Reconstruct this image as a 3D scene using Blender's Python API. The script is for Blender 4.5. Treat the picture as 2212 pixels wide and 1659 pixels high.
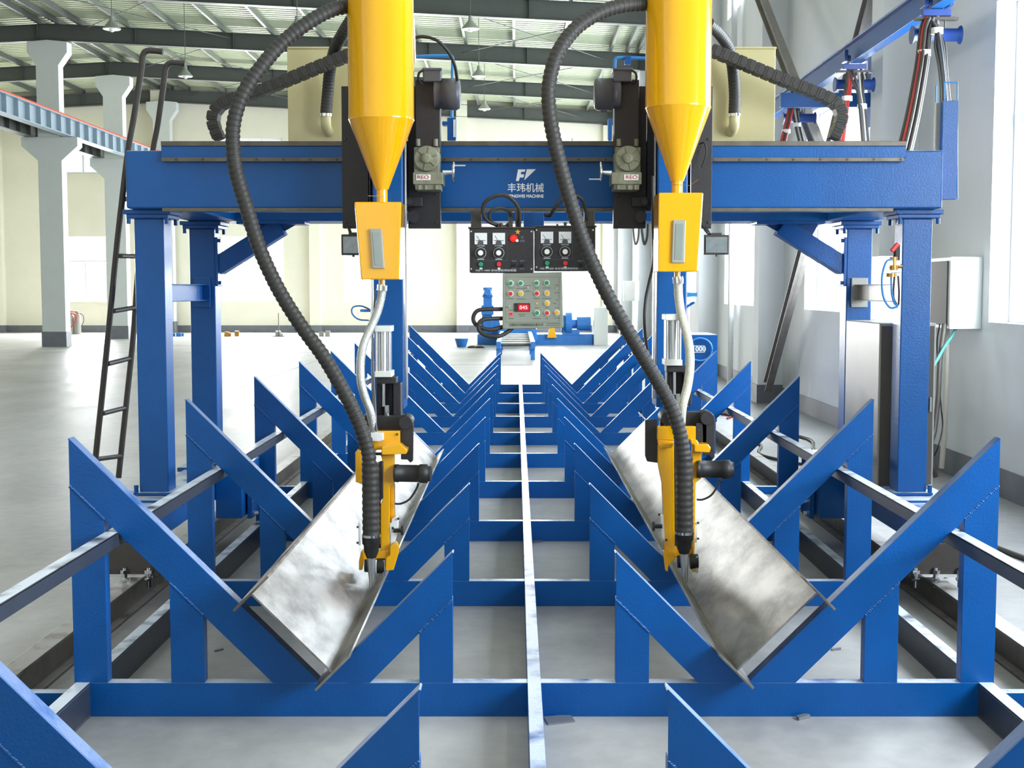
import bpy, math, random
from mathutils import Vector, Matrix, Euler
for o in list(bpy.data.objects): bpy.data.objects.remove(o)
random.seed(4)
SC = bpy.context.scene
COL = SC.collection
# ---------------------------------------------------------------- camera
HC, F, PX, PY = 1.6, 2800.0, 1115.0, 829.5
TH = math.atan(204.5 / F)
cd = bpy.data.cameras.new('camera'); cam = bpy.data.objects.new('camera', cd); COL.objects.link(cam)
cd.sensor_width = 36; cd.lens = F / 2212 * 36; cd.shift_x = -9 / 2212; cd.clip_end = 300; cd.clip_start = .05
cam.location = (0, 0, HC); cam.rotation_euler = (math.pi / 2 - TH, 0, 0)
SC.camera = cam
# ---------------------------------------------------------------- world, light, exposure
W = bpy.data.worlds.new('sky'); SC.world = W; W.use_nodes = True
bg = W.node_tree.nodes['Background']; bg.inputs[0].default_value = (.93, .97, 1, 1); bg.inputs[1].default_value = 1.45
def area(name, loc, rot, sx, sy, power, col=(1, 1, 1)):
    l = bpy.data.lights.new(name, 'AREA'); l.shape = 'RECTANGLE'; l.size = sx; l.size_y = sy; l.energy = power; l.color = col
    o = bpy.data.objects.new(name, l); COL.objects.link(o); o.location = loc; o.rotation_euler = rot; return o
WIN_Y = [(1.4, 4.7), (7.0, 10.3), (13.3, 16.9), (19.8, 23.4), (25.6, 29.2), (31.6, 35.2), (37.6, 41.2), (43.6, 47.2)]
for y0, y1 in WIN_Y:      # daylight falling in through each right-hand window
    area('window_daylight', (4.15, (y0 + y1) / 2, 2.6), (0, math.radians(90), 0), 2.4, y1 - y0, 700, (.9, .96, 1))
    area('window_daylight', (4.15, (y0 + y1) / 2, 6.85), (0, math.radians(90), 0), .9, y1 - y0, 260, (.9, .96, 1))
WIN_B = [(-41, -38.4), (-35, -32.4), (-29.4, -26.8), (-23.4, -20.9), (-16.85, -14.45), (-10.95, -8.65), (-6.4, -3.1), (-.75, 2.1)]
for x0, x1 in WIN_B[1:]:
    area('window_daylight', ((x0 + x1) / 2, 48.9, 2.4), (math.radians(-90), 0, 0), x1 - x0, 2.3, 1850, (1, .98, .95))
ADDED_GAPS = [(-9.2, -7.8), (-5.2, -3.8), (-1.0, .4)]
for x0, x1 in ADDED_GAPS:        # unseen lamps over added roof gaps, for more light from above
    area('added_top_light', ((x0 + x1) / 2, 6.5, 9.3), (0, 0, 0), x1 - x0, 13, 60, (.95, .98, 1))
SC.view_settings.view_transform = 'Standard'; SC.view_settings.look = 'None'
SC.view_settings.gamma = 1; SC.view_settings.use_curve_mapping = False
SC.view_settings.exposure = -0.08
# ---------------------------------------------------------------- helpers
cT, sT = math.cos(TH), math.sin(TH)
OF = [0, 0]
def at(px, py, Y):
    px += OF[0]; py += OF[1]
    ax = (px - PX) / F; ay = (PY - py) / F; t = Y / (cT + ay * sT)
    return Vector((ax * t, Y, HC + t * (-sT + ay * cT)))
def path(pts): return [at(*p) for p in pts]
def lin(h):
    h = h.lstrip('#'); v = [int(h[i:i + 2], 16) / 255 for i in (0, 2, 4)]
    return tuple(c / 12.92 if c <= .04045 else ((c + .055) / 1.055) ** 2.4 for c in v)
def mat(name, col, rough=.5, metal=0, noise=0, nscale=8, bump=0, bscale=60, col2=None, coat=0, emit=None, es=0, stretch=None, nlo=.35, nhi=.65):
    m = bpy.data.materials.new(name); m.use_nodes = True; nt = m.node_tree; b = nt.nodes['Principled BSDF']
    c = lin(col) if isinstance(col, str) else col
    b.inputs['Base Color'].default_value = (*c, 1); b.inputs['Roughness'].default_value = rough; b.inputs['Metallic'].default_value = metal
    if coat: b.inputs['Coat Weight'].default_value = coat; b.inputs['Coat Roughness'].default_value = .06
    tc = nt.nodes.new('ShaderNodeTexCoord')
    src = tc.outputs['Object']
    if stretch:
        mp = nt.nodes.new('ShaderNodeMapping'); mp.inputs['Scale'].default_value = stretch
        nt.links.new(src, mp.inputs[0]); src = mp.outputs[0]
    if noise or col2:
        n = nt.nodes.new('ShaderNodeTexNoise'); n.inputs['Scale'].default_value = nscale; n.inputs['Detail'].default_value = 6; n.inputs['Roughness'].default_value = .6
        nt.links.new(src, n.inputs['Vector'])
        r = nt.nodes.new('ShaderNodeValToRGB'); r.color_ramp.elements[0].position = nlo; r.color_ramp.elements[1].position = nhi
        c2 = lin(col2) if col2 else tuple(max(0, x * (1 - noise)) for x in c)
        r.color_ramp.elements[0].color = (*c2, 1); r.color_ramp.elements[1].color = (*c, 1)
        nt.links.new(n.outputs['Fac'], r.inputs[0]); nt.links.new(r.outputs[0], b.inputs['Base Color'])
    if bump:
        n2 = nt.nodes.new('ShaderNodeTexNoise'); n2.inputs['Scale'].default_value = bscale; n2.inputs['Detail'].default_value = 3
        nt.links.new(src, n2.inputs['Vector'])
        bp = nt.nodes.new('ShaderNodeBump'); bp.inputs['Strength'].default_value = bump; bp.inputs['Distance'].default_value = .005
        nt.links.new(n2.outputs['Fac'], bp.inputs['Height']); nt.links.new(bp.outputs[0], b.inputs['Normal'])
    if emit: b.inputs['Emission Color'].default_value = (*lin(emit), 1); b.inputs['Emission Strength'].default_value = es
    return m
M = dict(
 blue=mat('blue_enamel', '#005199', .34, 0, .12, 5, .2, 90),
 navy=mat('navy_enamel', '#1c3a78', .35),
 chanshade=mat('shaded_blue_channel', '#343a47', .4, 0, .2, 6),  # backlit shade of the side channels and tie angles put into the colour
 bluelt=mat('blue_enamel_gantry', '#07559b', .33, 0, .10, 6, .2, 110),
 yellow=mat('yellow_enamel', '#ecab00', .13, 0, 0, 4, .02, 40, coat=.7),
 black=mat('black_plate', '#2b292c', .5, 0, .2, 20, .15, 120),
 hose=mat('black_rubber_hose', '#34322f', .55, 0, .2, 30, .1, 90),
 rubber=mat('black_rubber', '#1d1c1e', .5),
 gearg=mat('grey_green_casting', '#8a8c76', .5, 0, .3, 20, .3, 60),
 motor=mat('dark_grey_motor_paint', '#50525a', .38),
 panelg=mat('grey_green_panel', '#93998c', .5, 0, .06, 20),
 cream=mat('cream_cabinet_paint', '#c9bf8e', .35, 0, .06, 3),
 steel=mat('mill_steel', '#b9b7b2', .36, .9, 0, 5, .25, 30, col2='#6d6a66', stretch=(1, .5, 1), nlo=.36, nhi=.62),
 steeledge=mat('rusty_steel', '#8d857c', .5, .7, 0, 9, .2, 40, col2='#5e5048'),
 rail=mat('worn_rail_steel', '#6d675e', .45, .6, .3, 12),
 alu=mat('aluminium', '#d4d6da', .28, .9),
 chrome=mat('chrome', '#dfe1e4', .12, 1),
 darkst=mat('dark_steel', '#46423f', .5, .3, .2, 15),
 braid=mat('braided_steel_hose', '#c3c4c0', .35, .7, 0, 5, .6, 260),
 braid2=mat('braided_pale_hose', '#d6d2c0', .45, .1, .15, 90, .6, 260),
 white=mat('white_plastic', '#ececea', .4),
 green=mat('green_button', '#1a9268', .35), red=mat('red_button', '#dc2a2e', .35), ybtn=mat('yellow_button', '#eab11c', .35),
 glow=mat('glowing_red_lamp', '#ff1810', .3, emit='#ff1408', es=3),
 led=mat('red_display', '#c00010', .3, emit='#ff0a1c', es=1.6), digit=mat('display_digits', '#ffd0d0', .3, emit='#ffb8b8', es=1.6),
 meter=mat('meter_face', '#dfe3e6', .25), print=mat('white_print', '#d9dde0', .5), prtdk=mat('dark_print', '#5a5f58', .6),
 letter=mat('white_lettering', '#eef2f6', .5),
 plaster=mat('white_plaster', '#e8e4d2', .8, 0, .04, 1.5, .05, 30), plasterr=mat('white_plaster_right', '#dcdee0', .8, 0, .05, 1.2, .05, 30),
 pillar=mat('grey_white_paint', '#cfd3d2', .7, 0, .05, 2),
 skirt=mat('grey_skirting_paint', '#72757c', .6, 0, .15, 5),
 roof=mat('roof_sheet', '#b9c1a4', .32, 0, .05, 3), girder=mat('dark_roof_girder', '#545855', .5, 0, .1, 3), purlin=mat('grey_purlin', '#6c7269', .5),
 craneg=mat('crane_girder_paint', '#93a3ae', .5), orange=mat('orange_rail_paint', '#d1502c', .5),
 wframe=mat('white_window_frame', '#eceef0', .4), cabgrey=mat('grey_cabinet', '#a5a39b', .4, .1, .08, 3), cabdark=mat('brown_grey_door', '#58524a', .6, 0, .1, 3),
 cabwhite=mat('pale_cabinet', '#dfe2dc', .4), machblue=mat('machine_blue', '#2c74bd', .45, 0, .2, 4), redc=mat('red_cable', '#b03a34', .5), greyc=mat('dark_grey_cable', '#45413c', .5), pvc=mat('pale_cable', '#b9b4a8', .5),
 copper=mat('brass', '#b98a4a', .3, .9), bluetube=mat('blue_air_tube', '#2b7fc4', .35), strut=mat('dark_strut_paint', '#8b857f', .55, 0, .2, 8),
 clampw=mat('white_tape', '#e4e4e2', .5), scrap=mat('scrap_steel', '#7b7f84', .5, .4), lampg=mat('lamp_enamel', '#8f958c', .4), bulb=mat('lamp_bulb', '#f2f2e8', .3),
 wire=mat('thin_wire', '#5d605c', .5), tealc=mat('teal_cable', '#4d9c94', .5),
)
for k_ in ('blue', 'bluelt'): M[k_].node_tree.nodes['Principled BSDF'].inputs['Specular IOR Level'].default_value = .35
def glassm(name, tr, tint=(.96, .98, 1)):
    m = bpy.data.materials.new(name); m.use_nodes = True; nt = m.node_tree; nt.nodes.clear()
    o = nt.nodes.new('ShaderNodeOutputMaterial'); x = nt.nodes.new('ShaderNodeMixShader'); t = nt.nodes.new('ShaderNodeBsdfTransparent'); g = nt.nodes.new('ShaderNodeBsdfGlossy')
    t.inputs[0].default_value = (*tint, 1); g.inputs['Roughness'].default_value = .03; x.inputs[0].default_value = 1 - tr
    nt.links.new(t.outputs[0], x.inputs[1]); nt.links.new(g.outputs[0], x.inputs[2]); nt.links.new(x.outputs[0], o.inputs[0]); return m
def lit_scuffed_tops(m, col, amt, lo=.62, hi=.99):      # bright top reflections painted pale on up-facing faces, broken by scuffs
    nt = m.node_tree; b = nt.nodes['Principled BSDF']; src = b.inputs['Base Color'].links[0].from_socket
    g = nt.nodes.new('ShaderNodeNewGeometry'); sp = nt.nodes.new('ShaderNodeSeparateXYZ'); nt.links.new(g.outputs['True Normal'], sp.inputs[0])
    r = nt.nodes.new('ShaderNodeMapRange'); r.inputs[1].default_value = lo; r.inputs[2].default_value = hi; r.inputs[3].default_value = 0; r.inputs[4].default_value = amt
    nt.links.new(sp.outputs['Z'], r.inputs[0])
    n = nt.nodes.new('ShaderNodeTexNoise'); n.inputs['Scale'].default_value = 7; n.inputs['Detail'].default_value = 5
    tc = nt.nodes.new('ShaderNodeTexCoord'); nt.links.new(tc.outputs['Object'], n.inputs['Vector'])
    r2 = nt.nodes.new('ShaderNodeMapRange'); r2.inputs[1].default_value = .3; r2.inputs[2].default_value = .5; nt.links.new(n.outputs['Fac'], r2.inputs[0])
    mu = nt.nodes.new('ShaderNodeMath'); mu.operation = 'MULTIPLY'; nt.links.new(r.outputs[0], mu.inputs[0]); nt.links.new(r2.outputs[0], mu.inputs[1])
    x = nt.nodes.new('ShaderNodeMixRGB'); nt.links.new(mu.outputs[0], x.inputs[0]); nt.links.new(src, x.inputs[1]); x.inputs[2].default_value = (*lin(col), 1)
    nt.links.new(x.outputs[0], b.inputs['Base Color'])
lit_scuffed_tops(M['blue'], '#c6d0dd', .85, .58); lit_scuffed_tops(M['bluelt'], '#cdd6e0', .75); lit_scuffed_tops(M['rail'], '#b2b0ac', .7); lit_scuffed_tops(M['chanshade'], '#d3dbe6', .95)
M['glass'] = glassm('window_glass', .93)
M['sight'] = mat('sight_glass', '#8d9890', .12, 0, .1, 6, coat=.8)
M['flood'] = mat('floodlight_glass', '#8b979c', .15, .2, .25, 30, coat=.8)
def concrete():
    m = bpy.data.materials.new('concrete_floor'); m.use_nodes = True; nt = m.node_tree; b = nt.nodes['Principled BSDF']
    tc = nt.nodes.new('ShaderNodeTexCoord')
    def noise(sc, det, st=None):
        n = nt.nodes.new('ShaderNodeTexNoise'); n.inputs['Scale'].default_value = sc; n.inputs['Detail'].default_value = det; n.inputs['Roughness'].default_value = .62
        if st:
            mp = nt.nodes.new('ShaderNodeMapping'); mp.inputs['Scale'].default_value = st; nt.links.new(tc.outputs['Object'], mp.inputs[0]); nt.links.new(mp.outputs[0], n.inputs['Vector'])
        else: nt.links.new(tc.outputs['Object'], n.inputs['Vector'])
        return n
    n1 = noise(.9, 8, (1, .6, 1)); n2 = noise(9, 6)
    mx = nt.nodes.new('ShaderNodeMath'); mx.operation = 'MULTIPLY_ADD'; mx.inputs[1].default_value = .35
    nt.links.new(n2.outputs['Fac'], mx.inputs[0]); nt.links.new(n1.outputs['Fac'], mx.inputs[2])
    r = nt.nodes.new('ShaderNodeValToRGB'); e = r.color_ramp.elements
    e[0].position = .45; e[0].color = (*lin('#858585'), 1); e[1].position = .85; e[1].color = (*lin('#aeadaa'), 1)
    nt.links.new(mx.outputs[0], r.inputs[0]); nt.links.new(r.outputs[0], b.inputs['Base Color'])
    b.inputs['Roughness'].default_value = .42
    rr = nt.nodes.new('ShaderNodeMapRange'); rr.inputs[3].default_value = .34; rr.inputs[4].default_value = .6
    nt.links.new(n1.outputs['Fac'], rr.inputs[0]); nt.links.new(rr.outputs[0], b.inputs['Roughness'])
    bp = nt.nodes.new('ShaderNodeBump'); bp.inputs['Strength'].default_value = .15; bp.inputs['Distance'].default_value = .01
    nt.links.new(n2.outputs['Fac'], bp.inputs['Height']); nt.links.new(bp.outputs[0], b.inputs['Normal'])
    return m
M['floor'] = concrete()

class MB:
    def __init__(s): s.v = []; s.f = []; s.sm = []
    def add(s, vs, fs, smooth=False):
        n = len(s.v); s.v += [tuple(v) for v in vs]
        for f in fs: s.f.append(tuple(i + n for i in f)); s.sm.append(smooth)
        return s
    def box(s, x0, y0, z0, x1, y1, z1):
        if x0 > x1: x0, x1 = x1, x0
        if y0 > y1: y0, y1 = y1, y0
        if z0 > z1: z0, z1 = z1, z0
        v = [(x, y, z) for x in (x0, x1) for y in (y0, y1) for z in (z0, z1)]
        return s.add(v, [(0, 1, 3, 2), (4, 6, 7, 5), (0, 4, 5, 1), (2, 3, 7, 6), (0, 2, 6, 4), (1, 5, 7, 3)])
    def pbox(s, px0, py0, px1, py1, Y, d):
        a = at(px0, py0, Y); b = at(px1, py1, Y); return s.box(a.x, Y, a.z, b.x, Y + d, b.z)
    def prism(s, pts, y0, y1):           # pts: (x,z) outline facing the camera
        if sum((pts[i][0] * pts[(i + 1) % len(pts)][1] - pts[(i + 1) % len(pts)][0] * pts[i][1]) for i in range(len(pts))) < 0: pts = pts[::-1]
        n = len(pts); v = [(x, y0, z) for x, z in pts] + [(x, y1, z) for x, z in pts]
        fs = [tuple(range(n)), tuple(range(2 * n - 1, n - 1, -1))] + [((i + 1) % n, i, n + i, n + (i + 1) % n) for i in range(n)]
        return s.add(v, fs)
    def pprism(s, pts, Y, d): return s.prism([(at(x, y, Y).x, at(x, y, Y).z) for x, y in pts], Y, Y + d)
    def beam(s, p0, p1, w, h, up=(0, 0, 1)):     # box along p0-p1; h along up, w sideways
        p0 = Vector(p0); p1 = Vector(p1); d = (p1 - p0).normalized(); u = Vector(up); sd = d.cross(u).normalized(); u = sd.cross(d).normalized()
        v = [p + sd * (a * w / 2) + u * (b * h / 2) for p in (p0, p1) for a, b in ((-1, -1), (1, -1), (1, 1), (-1, 1))]
        return s.add(v, [(0, 1, 2, 3), (7, 6, 5, 4), (4, 5, 1, 0), (5, 6, 2, 1), (6, 7, 3, 2), (7, 4, 0, 3)])
    def rev(s, p0, ax, prof, n=24, smooth=True):    # prof: (distance along axis, radius)
        ax = Vector(ax).normalized(); p0 = Vector(p0)
        t = Vector((0, 0, 1)) if abs(ax.z) < .9 else Vector((1, 0, 0)); a = ax.cross(t).normalized(); b = ax.cross(a)
        v = []; m = len(prof)
        for d, r in prof:
            for k in range(n):
                q = 2 * math.pi * k / n; v.append(p0 + ax * d + (a * math.cos(q) + b * math.sin(q)) * r)
        fs = [(i * n + k, i * n + (k + 1) % n, (i + 1) * n + (k + 1) % n, (i + 1) * n + k) for i in range(m - 1) for k in range(n)]
        s.add(v, fs, smooth)
        s.add(v[:n], [tuple(range(n - 1, -1, -1))]); s.add(v[-n:], [tuple(range(n))]); return s
    def cyl(s, p0, p1, r, n=20, r1=None, smooth=True):
        p0 = Vector(p0); p1 = Vector(p1); return s.rev(p0, p1 - p0, [(0, r), ((p1 - p0).length, r if r1 is None else r1)], n, smooth)
    def ball(s, c, r, n=16, sc=(1, 1, 1)):
        v = []; m = n // 2; fs = []
        for i in range(m + 1):
            for k in range(n):
                a = math.pi * i / m; q = 2 * math.pi * k / n
                v.append((c[0] + r * sc[0] * math.sin(a) * math.cos(q), c[1] + r * sc[1] * math.sin(a) * math.sin(q), c[2] + r * sc[2] * math.cos(a)))
        fs = [(i * n + k, (i + 1) * n + k, (i + 1) * n + (k + 1) % n, i * n + (k + 1) % n) for i in range(m) for k in range(n)]
        return s.add(v, fs, True)
    def tube(s, pts, r, n=12, corr=0, pitch=.02, closed=False, step=None):
        P = smoothpath(pts, closed, step or max(.012, r * .6) if not corr else pitch / 4)
        T = []
        for i in range(len(P)):
            a = P[max(i - 1, 0)]; b = P[min(i + 1, len(P) - 1)]; T.append((b - a).normalized())
        t0 = T[0]; u = t0.cross(Vector((.13, .97, .2))).normalized(); v = []
        for i, p in enumerate(P):
            u = (u - T[i] * u.dot(T[i])).normalized(); w = T[i].cross(u)
            rr = r * (1 - corr * (.0, .35, 1, .35)[i % 4]) if corr else r
            for k in range(n):
                q = 2 * math.pi * k / n; v.append(p + (u * math.cos(q) + w * math.sin(q)) * rr)
        m = len(P)
        fs = [(i * n + k, i * n + (k + 1) % n, (i + 1) * n + (k + 1) % n, (i + 1) * n + k) for i in range(m - 1) for k in range(n)]
        s.add(v, fs, True); s.add(v[:n], [tuple(range(n - 1, -1, -1))]); s.add(v[-n:], [tuple(range(n))]); return s
    def merge(s, o): return s.add(o.v, o.f)
def smoothpath(pts, closed=False, step=.02):
    P = [Vector(p) for p in pts]; out = []
    if len(P) == 2: P = [P[0], (P[0] + P[1]) / 2, P[1]]
    n = len(P)
    for i in range(n - 1):
        p0 = P[i - 1] if i else P[0] * 2 - P[1]; p1 = P[i]; p2 = P[i + 1]; p3 = P[i + 2] if i + 2 < n else P[-1] * 2 - P[-2]
        k = 12
        for j in range(k):
            t = j / k; out.append(.5 * ((2 * p1) + (p2 - p0) * t + (2 * p0 - 5 * p1 + 4 * p2 - p3) * t * t + (3 * p1 - p0 - 3 * p2 + p3) * t ** 3))
    out.append(P[-1])
    res = [out[0]]; acc = 0
    for i in range(1, len(out)):         # resample evenly
        a = out[i - 1]; b = out[i]; L = (b - a).length
        while acc + L >= step and L > 1e-9:
            t = (step - acc) / L; a = a.lerp(b, t); res.append(a.copy()); L = (b - a).length; acc = 0
        acc += L
    if (res[-1] - out[-1]).length > step * .3: res.append(out[-1])
    return res
ORG = {}
def obj(name, mb, m, parent=None, bevel=0, org=None, dy=0):
    me = bpy.data.meshes.new(name); me.from_pydata(mb.v, [], mb.f); me.polygons.foreach_set('use_smooth', mb.sm); me.update()
    if parent is not None: o0 = ORG[parent.name]
    elif org is not None: o0 = Vector(org)
    else:
        xs = [v[0] for v in mb.v]; ys = [v[1] for v in mb.v]; zs = [v[2] for v in mb.v]
        o0 = Vector(((min(xs) + max(xs)) / 2, (min(ys) + max(ys)) / 2, min(zs)))
    me.transform(Matrix.Translation(-o0)); me.materials.append(M[m] if isinstance(m, str) else m)
    o = bpy.data.objects.new(name, me); COL.objects.link(o)
    if parent is None: o.location = o0
    else: o.parent = parent
    ORG[o.name] = o0
    if bevel:
        b = o.modifiers.new('bevel', 'BEVEL'); b.width = bevel; b.segments = 2; b.limit_method = 'ANGLE'; b.angle_limit = math.radians(40)
    return o
def thing(name, label, cat, loc=(0, 0, 0), group=None):
    o = bpy.data.objects.new(name, None); COL.objects.link(o); o.location = loc; o.empty_display_size = .1; ORG[o.name] = Vector(loc); return tag(o, label, cat, group)
def tag(o, label, cat, group=None):
    o['label'] = label; o['category'] = cat
    if group: o['group'] = group
    return o
def struct(name, mb, m, bevel=0, parent=None):
    o = obj(name, mb, m, parent, bevel)
    if parent is None: o['kind'] = 'structure'
    return o
def dup(root, loc, label=None):
    r = root.copy(); COL.objects.link(r); r.location = loc
    if label: r['label'] = label
    def rec(a, b):
        for ch in a.children:
            c = ch.copy(); COL.objects.link(c); c.parent = b; rec(ch, c)
    rec(root, r); ORG[r.name] = Vector(loc); return r
def text(name, s, size, m, parent, cx, Y, cz, width=None, shear=0, bold=0, rotx=90, rz=0):
    cu = bpy.data.curves.new('t', 'FONT'); cu.body = s; cu.size = size; cu.align_x = 'CENTER'; cu.align_y = 'CENTER'; cu.extrude = .0006; cu.shear = shear; cu.offset = bold
    to = bpy.data.objects.new('t', cu); COL.objects.link(to)
    me = bpy.data.meshes.new_from_object(to.evaluated_get(bpy.context.evaluated_depsgraph_get())); bpy.data.objects.remove(to)
    if not me.vertices: return None
    if width:
        xs = [v.co.x for v in me.vertices]; w = max(xs) - min(xs); me.transform(Matrix.Scale(width / w, 4, (1, 0, 0)))
    me.transform(Matrix.Rotation(math.radians(rotx), 4, 'X')); me.transform(Matrix.Rotation(rz, 4, 'Z'))
    me.transform(Matrix.Translation(Vector((cx, Y, cz)) - ORG[parent.name])); me.materials.clear(); me.materials.append(M[m])
    o = bpy.data.objects.new(name, me); COL.objects.link(o); o.parent = parent; ORG[o.name] = ORG[parent.name]; return o

# ================================================================ BUILDING
XW, YB = 3.75, 48.4
fl = MB(); fl.box(-44, -4, -.1, XW + .3, YB + .3, 0); struct('floor', fl, 'floor')
XR = -12.9                       # ridge line, on the row of columns
def zb(x): return 8.45 - .0497 * abs(x - XR)      # underside of the girders
# right wall with window openings
w = MB(); ya = -4; zl, zh, zu, zt, ZT = 1.34, 3.84, 6.35, 7.35, 8.3
for y0, y1 in WIN_Y:
    w.box(XW, ya, 0, XW + .3, y0, ZT); w.box(XW, y0, 0, XW + .3, y1, zl); w.box(XW, y0, zh, XW + .3, y1, zu); w.box(XW, y0, zt, XW + .3, y1, ZT); ya = y1
w.box(XW, ya, 0, XW + .3, YB, ZT); struct('wall_right', w, 'plasterr')
bl, bh, bu, bt = 1.14, 3.55, 5.87, 7.17
w = MB(); xa = -44
for x0, x1 in WIN_B:
    w.box(xa, YB, 0, x0, YB + .3, 9.3); w.box(x0, YB, 0, x1, YB + .3, bl); w.box(x0, YB, bh, x1, YB + .3, bu); w.box(x0, YB, bt, x1, YB + .3, 9.3); xa = x1
w.box(xa, YB, 0, XW + .3, YB + .3, 9.3); struct('wall_back', w, 'plaster')
b = MB(); b.box(XW - .012, -4, 0, XW, YB, .22); struct('baseboard_right', b, 'skirt')
b = MB(); b.box(-44, YB - .012, 0, XW - .02, YB, .26); struct('baseboard_back', b, 'skirt')
w = MB(); w.box(-44, -4.3, 0, -9, -4, 9.3); w.box(-1.5, -4.3, 0, XW + .3, -4, 9.3); w.box(-9, -4.3, 4.6, -1.5, -4, 9.3); struct('wall_front', w, 'plaster')
w = MB(); ya = -4
for y0, y1 in WIN_Y: w.box(-30.3, ya, 0, -30, y0, 9.3); w.box(-30.3, y0, 0, -30, y1, 1.2); w.box(-30.3, y0, 4.2, -30, y1, 9.3); ya = y1
w.box(-30.3, ya, 0, -30, YB, 9.3); struct('wall_left', w, 'plaster')
nw = [0]
def window_r(y0, y1, z0, z1, transom=None, mull=()):
    nw[0] += 1; f = MB(); X = XW + .16; t = .06
    f.box(X, y0, z0, X + .06, y1, z0 + t); f.box(X, y0, z1 - t, X + .06, y1, z1); f.box(X, y0, z0 + t, X + .06, y0 + t, z1 - t); f.box(X, y1 - t, z0 + t, X + .06, y1, z1 - t)
    if transom: f.box(X - .01, y0 + t, transom, X + .07, y1 - t, transom + .09)
    for q in mull: f.box(X + .005, q - .03, z0 + t, X + .055, q + .03, (transom or z1 - t))
    o = struct('window_%d' % nw[0], f, 'wframe', .004)
    g = MB(); g.box(X + .025, y0 + .05, z0 + .05, X + .031, y1 - .05, z1 - .05); obj('pane', g, 'glass', o)
def window_b(x0, x1, z0, z1, transom=None):
    nw[0] += 1; f = MB(); Y = YB + .1; t = .06
    f.box(x0, Y, z0, x1, Y + .06, z0 + t); f.box(x0, Y, z1 - t, x1, Y + .06, z1); f.box(x0, Y, z0 + t, x0 + t, Y + .06, z1 - t); f.box(x1 - t, Y, z0 + t, x1, Y + .06, z1 - t)
    if transom: f.box(x0 + t, Y - .01, transom, x1 - t, Y + .05, transom + .07)
    for q in (.333, .667):
        xm = x0 + (x1 - x0) * q; f.box(xm - .025, Y + .005, z0 + t, xm + .025, Y + .055, z1 - t if not transom else transom)
    o = struct('window_%d' % nw[0], f, 'wframe')
    g = MB(); g.box(x0 + .05, Y + .02, z0 + .05, x1 - .05, Y + .026, z1 - .05); obj('pane', g, 'glass', o)
for y0, y1 in WIN_Y:
    m3 = [y0 + (y1 - y0) * k for k in (.25, .5, .75)]
    window_r(y0, y1, zl, zh, 2.88, m3); window_r(y0, y1, zu, zt, None, m3)
for x0, x1 in WIN_B[3:]: window_b(x0, x1, bl, bh, 2.6); window_b(x0, x1, bu, bt)
# wall pillars (each with its grey foot)
ntr = [0]
def trim(mb, m, bevel=0): ntr[0] += 1; return struct('trim_%d' % ntr[0], mb, m, bevel)
for k in range(-1, 8):
    y = 6.4 + 6 * k
    p = MB(); p.box(3.4, y - .2, 0, XW, y + .2, 7.6); t = trim(p, 'plasterr')
    p = MB(); p.box(3.385, y - .215, 0, XW, y + .215, .26); obj('skirting', p, 'skirt', t)
for x in (-19.2, -13.2, -7.45, -2.0, 3.4):
    p = MB(); p.box(x - .2, YB - .3, 0, x + .2, YB, 8.9 if x < 0 else 7.6); t = trim(p, 'plaster')
    p = MB(); p.box(x - .215, YB - .315, 0, x + .215, YB, .27); obj('skirting', p, 'skirt', t)
# ceiling: corrugated sheets on two slopes
def rz(x): return zb(x) + .46 + .16
r = MB(); prof = []; y = -2.0
while y < YB + .2:
    prof += [(y, 0), (y + .10, 0), (y + .14, .045), (y + .21, .045)]; y += .25
segs = [(-30, XR, 0), (XR, ADDED_GAPS[0][0], 0), (ADDED_GAPS[0][0], ADDED_GAPS[0][1], 1), (ADDED_GAPS[0][1], ADDED_GAPS[1][0], 0), (ADDED_GAPS[1][0], ADDED_GAPS[1][1], 1), (ADDED_GAPS[1][1], ADDED_GAPS[2][0], 0), (ADDED_GAPS[2][0], ADDED_GAPS[2][1], 1), (ADDED_GAPS[2][1], XW + .3, 0)]
full = prof
for xa, xb, op in segs:
    prof = [p_ for p_ in full if p_[0] > 13] if op else full  # roof left open below the added top lamps
    v = [(xa, q, rz(xa) + h) for q, h in prof] + [(xb, q, rz(xb) + h) for q, h in prof]; n = len(prof)
    r.add(v, [(i, i + 1, n + i + 1, n + i) for i in range(n - 1)])
struct('ceiling', r, 'roof')
# roof girders
def gird(y):
    g = MB()
    for xa, xb in ((-29.5, XR), (XR, XW - .02)):
        za, zc = zb(xa), zb(xb)
        for (w2, d0, d1) in ((.006, .0, .45), (.1, 0, .016), (.1, .434, .45)):
            v = [(x, y + s * w2, z + d) for (x, z) in ((xa, za), (xb, zc)) for s in (-1, 1) for d in (d0, d1)]
            g.add(v, [(0, 1, 3, 2), (4, 6, 7, 5), (0, 4, 5, 1), (2, 3, 7, 6), (0, 2, 6, 4), (1, 5, 7, 3)])
    for k in range(12):
        x = 3.0 - k * 2.7 if k else 3.4; g.box(x - .005, y - .09, zb(x) + .016, x + .005, y + .09, zb(x) + .434)
    return g
ORD = 'First Second Third Fourth Fifth Sixth Seventh Eighth Ninth Tenth Eleventh Twelfth Thirteenth Fourteenth Fifteenth Sixteenth Seventeenth Eighteenth Nineteenth Twentieth Twenty-first Twenty-second Twenty-third Twenty-fourth Twenty-fifth'.split()
ordn = ['first', 'second', 'third', 'fourth', 'fifth', 'sixth', 'seventh', 'eighth']
for i, y in enumerate((48.2, 42.4, 36.4, 30.4, 24.4, 18.4)):
    o = obj('roof_girder', gird(y), 'girder'); tag(o, 'dark grey sloping roof girder across the hall, %s from the far wall' % ordn[i], 'roof girder', 'roof girders')
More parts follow.
